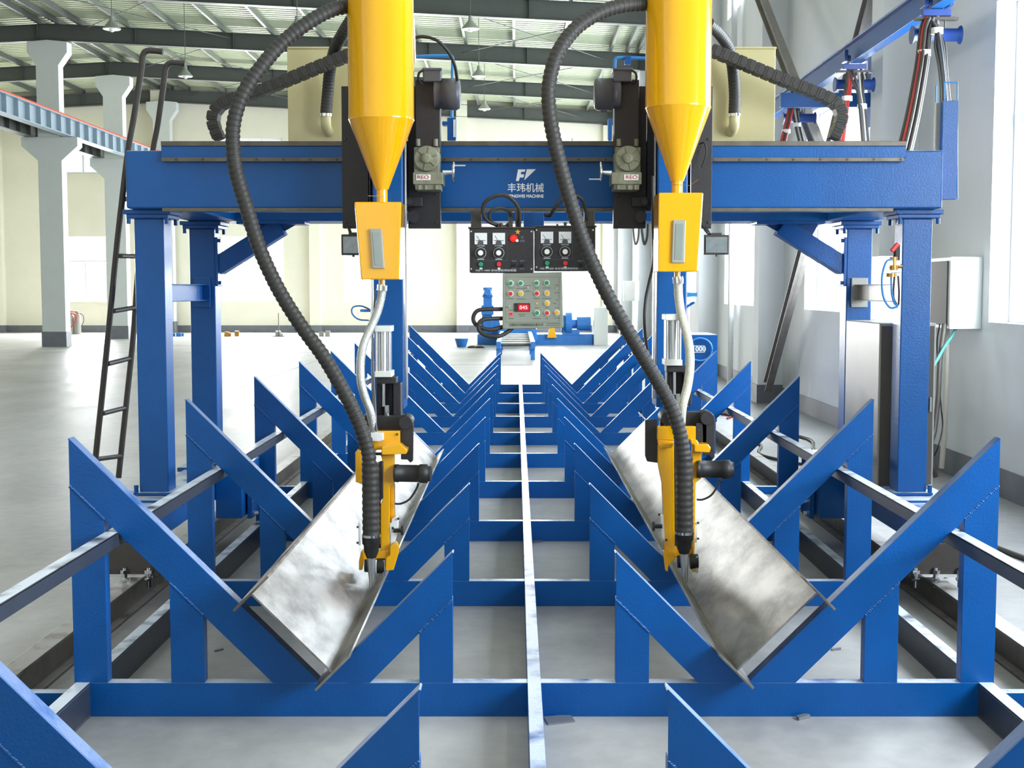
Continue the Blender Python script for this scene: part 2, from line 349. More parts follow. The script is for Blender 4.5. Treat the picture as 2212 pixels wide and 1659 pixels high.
# purlins
xs = [3.35, 3.05, 2.6] + [2.6 - 1.33 * k for k in range(1, 12)] + [XR + .25, XR - .25] + [XR - 1.5 * k for k in range(1, 8)]
for i, x in enumerate(xs):
    p = MB(); p.box(x - .035, 10, zb(x) + .455, x + .035, YB, zb(x) + .61 - .003)
    o = obj('roof_purlin', p, 'purlin' if x > XR + 1 else 'girder')
    tag(o, '%s long roof purlin counted from the right wall, under the roof sheets' % ORD[i], 'purlin', 'roof purlins')
for k in range(3):
    for (xa, za), (xb, zc) in (((XR + .9, zb(XR + .9) + .3), (XR + 5, zb(XR + 5) + .3)), ((XR + 5, zb(XR + 5) + .3), (XR + .9, zb(XR + .9) + .3)), ((-1.5, 8.1), (2.5, 7.9)), ((2.5, 7.9), (-1.5, 8.1))):
        p = MB(); p.cyl((xa, 30.5 + 6 * k, za), (xb, 36.3 + 6 * k, zc), .012, 6)
        tag(obj('brace_rod', p, 'wire'), 'thin %s steel rod bracing the roof, %s bay, %s' % ('right-leaning' if xb > xa else 'left-leaning', ('nearest', 'middle', 'farthest')[k], 'left side' if min(xa, xb) < -4 else 'right side'), 'bracing rod', 'roof bracing rods')
# free-standing concrete columns of the crane line
def ccol(y, lab):
    t = thing('concrete_column', lab, 'column', (XR, y, 0), 'crane line columns')
    s = MB(); s.prism([(XR - .33, 0), (XR + .15, 0), (XR + .33, 0), (XR + .33, 5.15), (XR + .78, 5.55), (XR + .78, 5.8), (XR - .78, 5.8), (XR - .78, 5.55), (XR - .33, 5.15)], y - .2, y + .2); obj('lower_shaft', s, 'pillar', t, .01)
    s = MB(); zt_ = 8.44; s.prism([(XR - .32, 5.8), (XR + .3, 5.8), (XR + .3, 7.75), (XR + .55, 8.1), (XR + .55, zt_ - .05), (XR, zt_), (XR - .55, zt_ - .05), (XR - .55, 8.1), (XR - .32, 7.75)], y - .2, y + .2); obj('upper_shaft', s, 'pillar', t, .01)
    s = MB(); s.box(XR - .345, y - .215, 0, XR + .345, y + .215, .42); obj('skirting', s, 'skirt', t)
ccol(36.4, 'nearest white concrete column with corbels, left of the ladder')
ccol(42.2, 'white concrete column seen behind the ladder, second in line')
ccol(47.9, 'farthest white concrete column against the back wall, behind the left gantry end')
# crane girders on the corbels
def cgird(x, y0, y1, bright, lab):
    t = thing('crane_girder', lab, 'crane girder', (x, (y0 + y1) / 2, 5.8), 'crane girders')
    g = MB(); g.box(x - .006, y0, 5.82, x + .006, y1, 6.28); g.box(x - .13, y0, 5.80, x + .13, y1, 5.82); g.box(x - .15, y0, 6.27, x + .15, y1, 6.29)
    yy = y0
    while yy < y1: g.box(x - .12, yy, 5.82, x + .12, yy + .012, 6.27); yy += .75
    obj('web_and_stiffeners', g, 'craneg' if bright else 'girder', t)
    if bright:
        g = MB(); g.box(x - .15, y0, 6.29, x + .15, y1, 6.31); g.box(x - .03, y0, 6.31, x + .03, y1, 6.38); o = obj('crane_rail', g, 'orange', t); o['label'] = 'orange painted crane rail'
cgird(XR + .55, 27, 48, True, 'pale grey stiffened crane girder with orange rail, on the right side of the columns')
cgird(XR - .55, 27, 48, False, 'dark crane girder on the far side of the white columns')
# pendant lamps
for (x, y, lab) in ((-.95, 27.4, 'grey bell pendant lamp, nearest of three in the centre row'), (-.95, 33.4, 'grey bell pendant lamp, middle of three in the centre row'), (-.95, 39.4, 'grey bell pendant lamp, farthest of three in the centre row'),
                    (-8.4, 27.4, 'grey bell pendant lamp at the top left, above the ladder'), (-8.4, 33.4, 'grey bell pendant lamp right of the ladder hooks'), (-4.55, 27.4, 'grey bell pendant lamp half hidden behind the left black hose')):
    if True:
        t = thing('pendant_lamp', lab, 'lamp', (x, y, 7.0), 'hall pendant lamps')
        s = MB(); s.rev((x, y, 7.0), (0, 0, 1), [(0, .19), (.02, .175), (.08, .12), (.16, .055), (.2, .045), (.26, .04)], 20); obj('lamp_shade', s, 'lampg', t)
        s = MB(); s.ball((x, y, 6.99), .06); s.rev((x, y, 6.985), (0, 0, 1), [(0, .175), (.012, .17)], 20); obj('bulb', s, 'bulb', t)
        s = MB(); s.cyl((x, y, 7.26), (x, y, zb(x) + .62), .008, 6); obj('hanging_rod', s, 'wire', t)

# ================================================================ CRADLE
XC, Y1, SP, NF, ZBT, TH_ = .0676, 3.105, 1.70, 11, .129, .0045
def chan_h(mb, p0, p1, hgt, dep):   # C channel in an XZ plane, web at the front (min y), flanges to the back; p0,p1 top edge
    pass
def webpoly(mb, pts, y0, flanges, dep=.053, t=.005):
    mb.prism(pts, y0, y0 + t)
    for a, b_, inward in flanges:     # flange strip along edge a-b, thickness toward inward normal
        a = Vector(a); b_ = Vector(b_); n = Vector(inward).normalized() * .007
        mb.prism([(a.x, a.y), (b_.x, b_.y), (b_.x + n.x, b_.y + n.y), (a.x + n.x, a.y + n.y)], y0 + t, y0 + dep)
cr = thing('assembly_cradle', 'long blue welded steel cradle with two rows of V-shaped supports on the floor', 'support frame', (XC, Y1, 0))
def wp(n): return
y0 = Y1
OUT = 1.723; INN = .305; VB = .80; D = .127
s = MB(); webpoly(s, [(XC - OUT, 0), (XC + OUT, 0), (XC + OUT, ZBT), (XC - OUT, ZBT)], y0, [((XC - OUT, ZBT), (XC + OUT, ZBT), (0, -1)), ((XC - OUT, 0), (XC + OUT, 0), (0, 1))])
cb = obj('cross_beam', s, 'blue', cr, .0015)
def post(x0, x1, zl_, zr_):
    s = MB(); webpoly(s, [(x0, ZBT), (x1, ZBT), (x1, zr_), (x0, zl_)], y0, [((x0, ZBT), (x0, zl_), (1, 0)), ((x1, ZBT), (x1, zr_), (-1, 0))])
    a = Vector((x0, 0, zl_)); b_ = Vector((x1, 0, zr_)); n = 22         # bumpy weld seam under the arm
    for k in range(n):
        q = a.lerp(b_, (k + .5) / n); s.ball((q.x, y0, q.z + random.uniform(-.001, .001)), random.uniform(.0045, .0065), 8, (1.1, .7, 1))
    return obj('upright', s, 'blue', cb, .0015)
for sg in (1, -1):
    g = lambda u: XC + sg * u
    ztop = ZBT + (OUT - VB) + .01
    dv = D * math.sqrt(2)
    # outer arm: rises outward
    p = [(g(VB), ZBT), (g(OUT), ZBT + OUT - VB), (g(OUT), ZBT + OUT - VB - dv), (g(VB + dv), ZBT)]
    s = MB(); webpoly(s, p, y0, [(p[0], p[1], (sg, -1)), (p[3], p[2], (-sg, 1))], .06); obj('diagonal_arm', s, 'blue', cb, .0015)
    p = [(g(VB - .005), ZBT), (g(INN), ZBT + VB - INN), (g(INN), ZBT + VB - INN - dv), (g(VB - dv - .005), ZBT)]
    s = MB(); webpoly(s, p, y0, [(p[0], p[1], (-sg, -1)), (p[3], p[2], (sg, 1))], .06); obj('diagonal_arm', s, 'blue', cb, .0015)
    def zu_(u): return ZBT + (u - VB) - dv          # underside of outer arm
    a, b_ = 1.598, OUT; post(*((g(a), g(b_), zu_(a), zu_(b_)) if sg > 0 else (g(b_), g(a), zu_(b_), zu_(a))))
    a, b_ = 1.235, 1.36; post(*((g(a), g(b_), zu_(a), zu_(b_)) if sg > 0 else (g(b_), g(a), zu_(b_), zu_(a))))
    def zi_(u): return ZBT + (VB - u) - dv
    a, b_ = INN, INN + .125; post(*((g(a), g(b_), zi_(a), zi_(b_)) if sg > 0 else (g(b_), g(a), zi_(b_), zi_(a))))
for k in range(1, NF):
    c = cb.copy(); COL.objects.link(c); c.location = (0, 4.763 + SP * (k - 1) - Y1, 0); c.parent = cr
    for ch in list(cb.children):
        q = ch.copy(); COL.objects.link(q); q.parent = c
YE = 4.763 + SP * (NF - 2)
s = MB(); s.box(XC - .025, 1.4, 0, XC - .019, YE, ZBT); s.box(XC + .019, 1.4, 0, XC + .025, YE, ZBT - .001); s.box(XC - .025, 1.4, ZBT - .001, XC + .025, YE + .05, ZBT + .004); obj('centre_spine', s, 'blue', cr, .001)
for sg in (1, -1):
    a, b_ = XC + sg * 1.665, XC + sg * 1.718
    s = MB(); s.box(a, 1.4, .006, a + sg * .006, YE, ZBT - .008); s.box(a, 1.4, ZBT - .008, b_, YE, ZBT + .002); s.box(a, 1.4, 0, b_, YE, .006); obj('side_channel', s, 'chanshade', cr, .001)
    a, b_ = XC + sg * 1.545, XC + sg * 1.597
    s = MB(); s.box(a, 1.4, .648, a + sg * .005, YE + .05, .70); s.box(a, 1.4, .695, b_, YE + .05, .70); obj('tie_angle', s, 'chanshade', cr, .001)
    for k in (1, 4, 7):
        s = MB(); s.box(XC + sg * 1.724, 4.763 + SP * (k - 1), .03, XC + sg * 1.97, 4.763 + SP * (k - 1) + .05, .09); obj('rail_tie', s, 'blue', cr, .001)

# workpieces: two H beams lying tilted in the troughs
for sg, lab in ((-1, 'bare steel H-beam lying tilted in the left row of V supports'), (1, 'bare steel H-beam with darker web, lying tilted in the right row of V supports')):
    VX, VZ = XC + sg * VB, ZBT
    d1 = Vector((-sg, 1)) / math.sqrt(2); d2 = Vector((sg, 1)) / math.sqrt(2)
    def P(s_, u): q = Vector((VX, VZ)) + d1 * s_ + d2 * u; return (q.x, q.y)
    ya, yb = (4.62, 10.75) if sg < 0 else (4.64, 10.9)
    t = thing('steel_h_beam', lab, 'steel beam', (VX, ya, VZ), 'H-beams being welded')
    o_ = .006; ft = .009; Wb = .405; fw = .18; wt = .007; gap = .012
    fz = MB(); fz.prism([P(gap, o_), P(fw + gap, o_), P(fw + gap, o_ + ft), P(gap, o_ + ft)], ya, yb); obj('lower_flange', fz, 'steel', t, .001)
    fz = MB(); fz.prism([P(gap, o_ + ft + Wb), P(fw + gap, o_ + ft + Wb), P(fw + gap, o_ + 2 * ft + Wb), P(gap, o_ + 2 * ft + Wb)], ya, yb); obj('upper_flange', fz, 'steeledge', t, .001)
    fz = MB(); c_ = gap + fw / 2; fz.prism([P(c_ - wt / 2, o_ + ft), P(c_ + wt / 2, o_ + ft), P(c_ + wt / 2, o_ + ft + Wb), P(c_ - wt / 2, o_ + ft + Wb)], ya + .004, yb - .004); obj('web', fz, 'steel', t)

# ================================================================ RAILS
XG, GH = .09, 2.025
for sg, lab in ((-1, 'dark steel gantry rail on the floor left of the cradle'), (1, 'dark steel gantry rail on the floor between cradle and window wall')):
    x = XG + sg * GH
    s = MB(); s.box(x - .05, 1.4, 0, x + .05, 14.6, .012); s.box(x - .006, 1.4, .012, x + .006, 14.6, .13); s.box(x - .045, 1.4, .13, x + .045, 14.6, .145)
    tag(obj('gantry_rail', s, 'rail', None, .002), lab, 'rail', 'gantry rails')

# ================================================================ GANTRY
gy = 6.75
gt = thing('portal_gantry', 'large blue portal frame on four posts spanning the cradle, with white lettering', 'gantry', (XG, gy, .15))
A = at(270, 325, gy); B = at(2035, 450, gy)
GX0, GX1, GZ1, GZ0 = A.x, B.x, A.z, B.z
s = MB(); s.box(GX0, gy, GZ0, GX1, gy + .34, GZ1); mbm = obj('main_beam', s, 'bluelt', gt, .008)
a = at(350, 308, gy); b_ = at(1955, 341, gy); s = MB(); s.box(a.x, gy - .02, GZ1 - .04, b_.x, gy + .0, GZ1 + .02); obj('track_strip', s, 'bluelt', gt, .003)
s = MB(); s.box(a.x, gy - .025, GZ1 + .02, b_.x, gy + .05, GZ1 + .045); s.box(a.x + .05, gy + .06, GZ1, b_.x - .07, gy + .30, GZ1 + .055)
s.pbox(348, 340, 1953, 349, gy - .035, .03); s.pbox(350, 449, 1930, 457, gy - .025, .03)
obj('guide_rail', s, 'rail', gt, .002)
s = MB()
for k in range(28):
    q = at(380 + k * 58, 344.5, gy - .036); s.cyl((q.x, gy - .038, q.z), (q.x, gy - .03, q.z), .006, 8)
obj('rail_screws', s, 'darkst', gt)['kind'] = 'stuff'
s = MB(); s.box(GX0 + .3, gy + .34, GZ0 - .0, GX1 - .3, gy + .36, GZ0 + .05); s.box(GX0, gy + 1.25, GZ0, GX1, gy + 1.6, GZ1 - .02); obj('rear_beam', s, 'bluelt', gt, .006)
for x0, x1 in ((GX0, GX0 + .3), (GX1 - .3, GX1)):
    s = MB(); s.box(x0 + .002, gy + .341, GZ0 + .002, x1 - .002, gy + 1.249, GZ1 - .022); obj('end_beam', s, 'bluelt', gt, .004)
CT = .49
for sg in (-1, 1):
    cx = XG + sg * GH
    carr = MB(); carr.box(cx - .12, 6.42, .33, cx + .12, 8.95, CT - .001); carr = obj('end_carriage', carr, 'blue', gt, .006)
    s = MB(); s.box(cx - .2, 6.7, CT - .015, cx + .2, 7.2, CT + .012); obj('foot_plate', s, 'blue', carr, .003); s = MB(); s.box(cx - .16, 7.95, CT - .015, cx + .16, 8.29, CT + .012); obj('foot_plate', s, 'blue', carr, .003)
    for yy in (6.40, 8.93):
        s = MB(); s.box(cx - .15, yy, .165, cx + .15, yy + .02, .335 if yy < 7 else .34)
        for dx in (-.11, .11):
            for z in (.2, .31): s.cyl((cx + dx, yy - .012, z), (cx + dx, yy, z), .012, 6)
        obj('end_plate', s, 'darkst', carr, .003)
    for yy in (6.6, 8.75): s = MB(); s.rev((cx - .05, yy, .252), (1, 0, 0), [(0, .105), (.012, .105), (.012, .095), (.085, .095), (.085, .105), (.1, .105)], 28); obj('wheel', s, 'darkst', carr)
    s = MB(); s.box(cx - .12, 6.39, .165, cx + .12, 6.43, .18)
    for dx in (-.12, -.02, .1): s.cyl((cx + dx, 6.385, .115), (cx + dx, 6.385, .215), .011, 8); s.rev((cx + dx, 6.385, .185), (0, 0, 1), [(0, .02), (.018, .02)], 6, False); s.rev((cx + dx, 6.385, .15), (0, 0, 1), [(0, .02), (.012, .02)], 6, False)
    obj('rail_clamp', s, 'chrome', carr)
    # drive box hanging on the inner side at the rear
    ix = cx - sg * .12
    s = MB(); s.box(ix - .001 * sg, 7.75, .22, ix - sg * .16, 8.15, CT + .05); s.box(ix - sg * .17, 7.85, .2, ix - sg * .2, 8.1, CT + .06); db = obj('drive_gearbox', s, 'blue', carr, .004)
    s = MB()
    for z in (.23, .3, .4): s.cyl((ix - sg * .2, 7.9, z), (ix - sg * .23, 7.9, z), .012, 8)
    obj('bolts', s, 'chrome', db)
    # columns
    for nm, yy, cx_ in (('front', 6.87, cx), ('rear', 8.02, cx)):
        s = MB(); s.box(cx_ - .078, yy, CT + .015, cx_ + .078, yy + .15, GZ0 - .045); c = obj('post', s, 'bluelt', gt, .006)
        s = MB(); s.box(cx_ - .11, yy - .03, GZ0 - .045, cx_ + .11, yy + .2, GZ0 - .025); s.box(cx_ - .125, yy - .04, GZ0 - .025, cx_ + .125, yy + .21, GZ0 - .001)
        for dx in (-.1, .1):
            for dy in (-.02, .16): s.cyl((cx_ + dx, yy + dy, GZ0 - .075), (cx_ + dx, yy + dy, GZ0 - .045), .011, 8)
        obj('cap_plate', s, 'blue', c, .003)
        s = MB(); s.box(cx_ - .105, yy - .03, CT + .015, cx_ + .105, yy + .18, CT + .03); s.cyl((cx_ + sg * .09, yy - .02, CT + .02), (cx_ + sg * .09, yy - .02, CT + .07), .012, 8); s.cyl((cx_ + sg * .09, yy + .16, CT + .02), (cx_ + sg * .09, yy + .16, CT + .07), .012, 8); obj('base_flange', s, 'blue', c, .002)
    s = MB(); zc = 1.58; s.box(cx - .004, 7.02, zc - .05, cx + .004, 8.02, zc + .05); s.box(cx - .03, 7.02, zc + .045, cx + .03, 8.02, zc + .05); s.box(cx - .03, 7.02, zc - .05, cx + .03, 8.02, zc - .045); s.box(cx - .05, 8.0, zc - .09, cx + .05, 8.019, zc + .09); obj('side_strut', s, 'bluelt' if sg < 0 else 'cabgrey', gt, .002)
    # knee brace at the rear posts
    ex = cx - sg * .078
    p0 = Vector((ex, 8.1, 1.74)); p1 = Vector((ex - sg * .40, 8.1, GZ0 - .03))
    s = MB(); s.beam(p0 - Vector((sg * -.0, 0, 0)), p1, .12, .11, (sg, 0, 1)); s.box(ex, 8.02, 1.62, ex - sg * .018, 8.17, 1.92)
    s.prism([(ex - sg * .24, GZ0 - .16), (ex - sg * .5, GZ0 - .012), (ex - sg * .16, GZ0 - .012)], 8.09, 8.11); s.box(ex - sg * .14, 8.0, GZ0 - .018, ex - sg * .56, 8.2, GZ0 - .001)
    for z in (1.64, 1.9): s.cyl((ex - sg * .018, 8.04, z), (ex - sg * .035, 8.04, z), .012, 8)
    obj('knee_brace', s, 'blue', gt, .003)
# cable tray plate on the right end
s = MB(); s.pbox(2037, 217, 2066, 431, 6.95, .04); g_ = MB(); g_.pbox(2020, 222, 2038, 326, 7.0, .01)
q0, q1, q2, q3 = at(2040, 217, 6.97), at(2040, 178, 6.97), at(2068, 178, 6.97), at(2068, 217, 6.97)
tr = obj('cable_tray', s, 'bluelt', gt, .003); obj('tray_side_plate', g_, 'cabgrey', gt)
s = MB(); s.cyl(at(2040, 217, 6.97), at(2040, 178, 6.97), .004, 8); s.cyl(q1, q2, .004, 8); s.cyl(q2, at(2068, 430, 6.97), .004, 8); s.cyl(at(2022, 222, 7.15), at(2022, 185, 7.15), .004, 8); obj('wire_guard', s, 'bluetube', tr)
# lettering on the beam
ly = gy - .0012
def lp(pts): s_.pprism(pts, ly, .002)
s_ = MB()
lp([(1119, 366), (1135, 366), (1133.5, 371), (1126, 371), (1125, 376.5), (1132.5, 376.5), (1131, 383.5), (1123, 383.5), (1120.5, 391), (1114.5, 391)]); lp([(1138, 365.5), (1157.5, 365.5), (1132.5, 389.5)])
obj('beam_emblem', s_, 'letter', gt)
q = at(1135.5, 407, gy); text('beam_lettering', '丰玮机械', .05, 'letter', gt, q.x, ly, q.z, .187, bold=.0004)
q = at(1136, 424, gy); text('beam_lettering', 'FENGWEI MACHINE', .022, 'letter', gt, q.x, ly, q.z, .182, bold=.0008)
# ================================================================ LADDER
lt = thing('access_ladder', 'dark steel ladder with hooked top rails leaning on the left end of the gantry', 'ladder', (-2.3, 7.3, .49))
for pts in ([(352, 112, 7.1), (335, 110, 7.1), (317, 110, 7.1), (309, 120, 7.1), (305, 150, 7.1), (290, 250, 7.1), (277, 325, 7.1), (264, 430, 7.1), (251, 545, 7.1), (237, 690, 7.1), (222, 840, 7.1), (208, 975, 7.1), (199, 1072, 7.1)],
            [(400, 138, 7.5), (382, 136, 7.5), (367, 136, 7.5), (358, 147, 7.5), (354, 175, 7.5), (341, 270, 7.5), (330, 330, 7.5), (312, 470, 7.5), (297, 600, 7.5), (288, 725, 7.5), (272, 880, 7.5), (256, 1032, 7.5)]):
    s = MB(); s.tube(path(pts), .0165, 12); obj('side_rail', s, 'darkst', lt)
for l, r_ in (((270, 430), (316, 434)), ((260, 553), (303, 554)), ((245, 672), (293, 664)), ((233, 786), (281, 774)), ((222, 893), (270, 881)), ((208, 992), (261, 985))):
    s = MB(); s.cyl(at(*l, 7.1), at(*r_, 7.5), .0135, 10); obj('rung', s, 'darkst', lt)

# ================================================================ TROLLEYS
def mirror(mb, c=None):
    c = c if c is not None else at(1138.5, 400, 6.6).x
    mb.v = [(2 * c - x, y, z) for x, y, z in mb.v]; mb.f = [f[::-1] for f in mb.f]; return mb
def trolley(mir):
    lab = ('black plate with grey motor and blue boom on the beam, behind the right yellow hopper' if mir else 'black plate with grey motor and blue boom on the beam, behind the left yellow hopper')
    c = at(838 if not mir else 1439, 493, 6.62)
    t = thing('weld_trolley', lab, 'welding trolley', (c.x, 6.62, c.z), 'welding trolleys')
    ot = lambda n, mb, m, p=t, bv=.003: obj(n, mirror(mb) if mir else mb, m, p, bv)
    s = MB(); s.pbox(737, 186, 797, 493, 6.60, .05); s.pbox(797, 200, 880, 455, 6.62, .03); s.pbox(880, 186, 952, 493, 6.60, .05); pl = ot('mounting_plate', s, 'black')
    s = MB(); s.pbox(897, 172, 951, 330, 6.50, .10); ot('gear_cover', s, 'black')
    s = MB()
    for x, y in ((745, 480), (745, 300), (944, 480), (944, 420), (888, 480), (790, 480)):
        q = at(x, y, 6.59); s.cyl((q.x, 6.592, q.z), (q.x, 6.6, q.z), .006, 8)
    ot('screws', s, 'darkst', t, 0)
    s = MB(); s.cyl(at(893, 468, 6.56) , at(893, 468, 6.6), .03, 18); s.pbox(878, 425, 912, 446, 6.55, .05); s.cyl(at(885, 436, 6.52), at(885, 436, 6.56), .016, 12); ot('guide_roller', s, 'black')
    # gearbox
    s = MB(); s.pbox(894, 318, 949, 402, 6.46, .14); s.pbox(892, 372, 957, 398, 6.43, .17); s.pbox(897, 398, 952, 410, 6.44, .16)
    q = at(922, 343, 6.46); s.rev((q.x, 6.46, q.z), (0, -1, 0), [(0, .064), (.02, .062), (.022, .055), (.022, .026), (.036, .024), (.04, .01)], 28)
    for k in range(6):
        a_ = math.pi / 3 * k + .3; s.beam((q.x + .024 * math.cos(a_), 6.436, q.z + .024 * math.sin(a_)), (q.x + .057 * math.cos(a_), 6.436, q.z + .057 * math.sin(a_)), .006, .006, (0, 1, 0))
    for x, y in ((903, 307), (941, 307)): p_ = at(x, y, 6.5); s.cyl((p_.x, 6.5, p_.z - .02), (p_.x, 6.5, p_.z + .015), .012, 10)
    for x in (906, 920, 943): p_ = at(x, 405, 6.44); s.box(p_.x - .006, 6.43, p_.z - .012, p_.x + .006, 6.44, p_.z + .012)
    gb = ot('gearbox', s, 'gearg', t, .004)
    s = MB(); s.pbox(899, 377, 930, 389, 6.427, .003); ot('name_plate', s, 'white', gb, 0)
    cx_ = at(914, 383, 6.427); X_ = 2 * at(1138.5, 400, 6.6).x - cx_.x if mir else cx_.x
    text('plate_lettering', 'REO', .026, 'redc', gb, X_, 6.4255, cx_.z, .055)
    # motor
    q = at(940, 207, 6.55); L = at(996, 207, 6.55).x - q.x
    s = MB(); s.rev((q.x, 6.5, q.z), (1, 0, 0), [(0, .07), (L * .3, .07), (L * .3, .078), (L * .85, .078), (L * .97, .07), (L, .052)], 28); mo = ot('electric_motor', s, 'motor', t, 0)
    s = MB(); s.pbox(913, 148, 953, 176, 6.45, .1); s.pbox(911, 146, 955, 152, 6.44, .12); ot('terminal_box', s, 'motor', mo, .006)
    s = MB(); s.tube(path([(914, 152, 6.44), (905, 158, 6.44), (904, 172, 6.45), (912, 182, 6.47)]), .006, 8); ot('motor_lead', s, 'rubber', mo, 0)
    # hand wheel
    q = at(957, 374, 6.5); s = MB(); s.cyl(q, at(978, 372, 6.5), .014, 12, .008); 
    c2 = at(980, 371, 6.5); s.rev((c2.x - .006, 6.5, c2.z), (1, 0, 0), [(0, .044), (.003, .05), (.01, .05), (.013, .044)], 28); hw = ot('hand_wheel', s, 'chrome', t, 0)
    dz = .027 if not mir else -.04; s = MB(); s.cyl((c2.x, 6.47, c2.z + dz), (c2.x + .06, 6.47, c2.z + dz), .004, 8); ot('wheel_handle', s, 'alu', hw, 0)
    # boom: blue column with silver rails
    yb = 885 if not mir else 880
    e = -12 if mir else 0
    s = MB(); s.pbox(803 + e, 150, 873 + e, yb, 6.34, .2); bo = ot('boom', s, 'bluelt', t, .006)
    s = MB(); s.pbox(797 + e, 170, 802 + e, 850, 6.40, .03); s.pbox(873 + e, 200, 880 + e, 862, 6.38, .05); ot('guide_rail', s, 'alu', bo, .001)
    s = MB(); s.pbox(797 + e, 170, 803 + e, yb, 6.44, .1); ot('rear_rail', s, 'darkst', bo, .001)
    return t
trolley(False); trolley(True)
# blue air lines and loops on the booms
s = MB(); s.tube(path([(798, 668, 6.4), (780, 661, 6.4), (762, 664, 6.4), (761, 678, 6.4), (775, 690, 6.4), (797, 692, 6.4)]), .004, 8); s.pbox(778, 668, 800, 674, 6.38, .03)
tag(obj('air_tube', s, 'bluetube'), 'thin looped blue air tube on the left boom', 'tube')
s = MB(); s.pbox(1486, 632, 1506, 641, 6.36, .03); s.tube(path([(1478, 668, 6.4), (1488, 660, 6.4), (1500, 653, 6.38)]), .006, 8)
tag(obj('air_tube', s, 'bluetube'), 'short blue air fitting sticking out of the right boom', 'tube')

# ================================================================ HOPPERS
def hopper(lab, cx, zc_py, boxpx, win, necky, xl, xr):
    Yh = 6.1; q = at(cx, zc_py, Yh); t = thing('flux_hopper', lab, 'hopper', (q.x, Yh, at(cx, 605, Yh).z), 'flux hoppers')
    R = .1525
    ztop = 3.25; zc_ = q.z; zn = at(cx, necky - 25, Yh).z; zb_ = at(cx, boxpx[1], Yh).z
    s = MB(); s.rev((q.x, Yh, 0), (0, 0, 1), [(zc_, R), (zc_ + .004, R + .002), (zc_ + .01, R), (ztop, R)], 48); obj('tank', s, 'yellow', t)
    s = MB(); s.rev((q.x, Yh, 0), (0, 0, 1), [(zn, .03), (zc_ + .001, R - .001)], 48); obj('cone', s, 'yellow', t)
    s = MB(); s.rev((q.x, Yh, 0), (0, 0, 1), [(zb_ - .005, .026), (zn + .01, .026)], 24); obj('neck', s, 'yellow', t)
    fb = MB(); fb.pprism([boxpx[0:2], boxpx[2:4], boxpx[4:6], boxpx[6:8]], Yh - .1, .2); fb = obj('feed_box', fb, 'yellow', t, .006)
    s = MB(); x0, y0_, x1, y1_, dx = win; s.pprism([(x0, y0_), (x1, y0_), (x1 + dx, y1_), (x0 + dx, y1_)], Yh - .112, .013); wf = obj('window_bezel', s, 'cabgrey', fb, .004)
    s = MB(); s.pprism([(x0 + 6, y0_ + 8), (x1 - 6, y0_ + 8), (x1 + dx - 6, y1_ - 7), (x0 + dx + 6, y1_ - 7)], Yh - .114, .003); obj('sight_glass', s, 'sight', wf)
    bx = (boxpx[4] + boxpx[6]) / 2 + (2 if xl else 6)
    q2 = at(xr, boxpx[5], Yh - .02); s = MB(); s.cyl((q2.x, Yh, q2.z - .045), (q2.x, Yh, q2.z), .014, 16); obj('outlet_pipe', s, 'yellow', fb)
    return t
hL = hopper('yellow flux hopper with cone and feed box, left of the control boxes', 824, 262, (765, 436, 867, 436, 862, 604, 780, 604), (798, 494, 825, 580, 6), 435, True, 824)
hR = hopper('yellow flux hopper with cone and feed box, right of the control boxes', 1464.5, 236, (1423, 416, 1520, 416, 1508, 587, 1421, 587), (1454, 475, 1482, 568, -3), 417, False, 1464)
# seam strip and spatter wires
s = MB(); s.tube([at(893, 40, 6.1), at(895, 100, 6.1), at(896, 135, 6.1)], .006, 8); obj('side_bracket', s, 'alu', hL)
s = MB(); s.cyl(at(1448, 398, 6.06), at(1490, 401, 6.0), .0012, 6); s.cyl(at(1490, 401, 6.0), at(1508, 388, 6.0), .0012, 6); obj('tie_wire', s, 'copper', hR)
s = MB(); s.cyl(at(795, 423, 6.06), at(830, 424, 6.06), .0012, 6); obj('tie_wire', s, 'alu', hL)
# flux hoses
s = MB(); s.tube(path([(825, 622, 6.1), (824, 640, 6.1), (815, 675, 6.08), (800, 710, 6.05), (785, 745, 6.0), (779, 785, 5.95), (780, 825, 5.93), (789, 860, 5.93), (800, 890, 5.93), (808, 935, 5.95)]), .02, 16, corr=.05, pitch=.008)
h = obj('flux_hose', s, 'braid'); tag(h, 'silver braided flux hose curving down from the left yellow feed box', 'hose', 'flux hoses')
s = MB(); s.cyl(at(826, 615, 6.1), at(825, 628, 6.1), .024, 16); s.cyl(at(833, 618, 6.07), at(833, 628, 6.07), .006, 8); obj('hose_clamp', s, 'chrome', h)
s = MB(); s.tube(path([(1465, 605, 6.1), (1466, 640, 6.1), (1472, 680, 6.08), (1483, 720, 6.05), (1490, 760, 6.0), (1490, 800, 5.97), (1484, 840, 5.95), (1474, 880, 5.93), (1470, 935, 5.95)]), .021, 16, corr=.05, pitch=.008)
h = obj('flux_hose', s, 'braid2'); tag(h, 'pale braided flux hose curving down from the right yellow feed box', 'hose', 'flux hoses')
s = MB(); s.cyl(at(1464, 598, 6.1), at(1465, 612, 6.1), .025, 16); s.cyl(at(1474, 602, 6.07), at(1474, 612, 6.07), .006, 8); obj('hose_clamp', s, 'chrome', h)

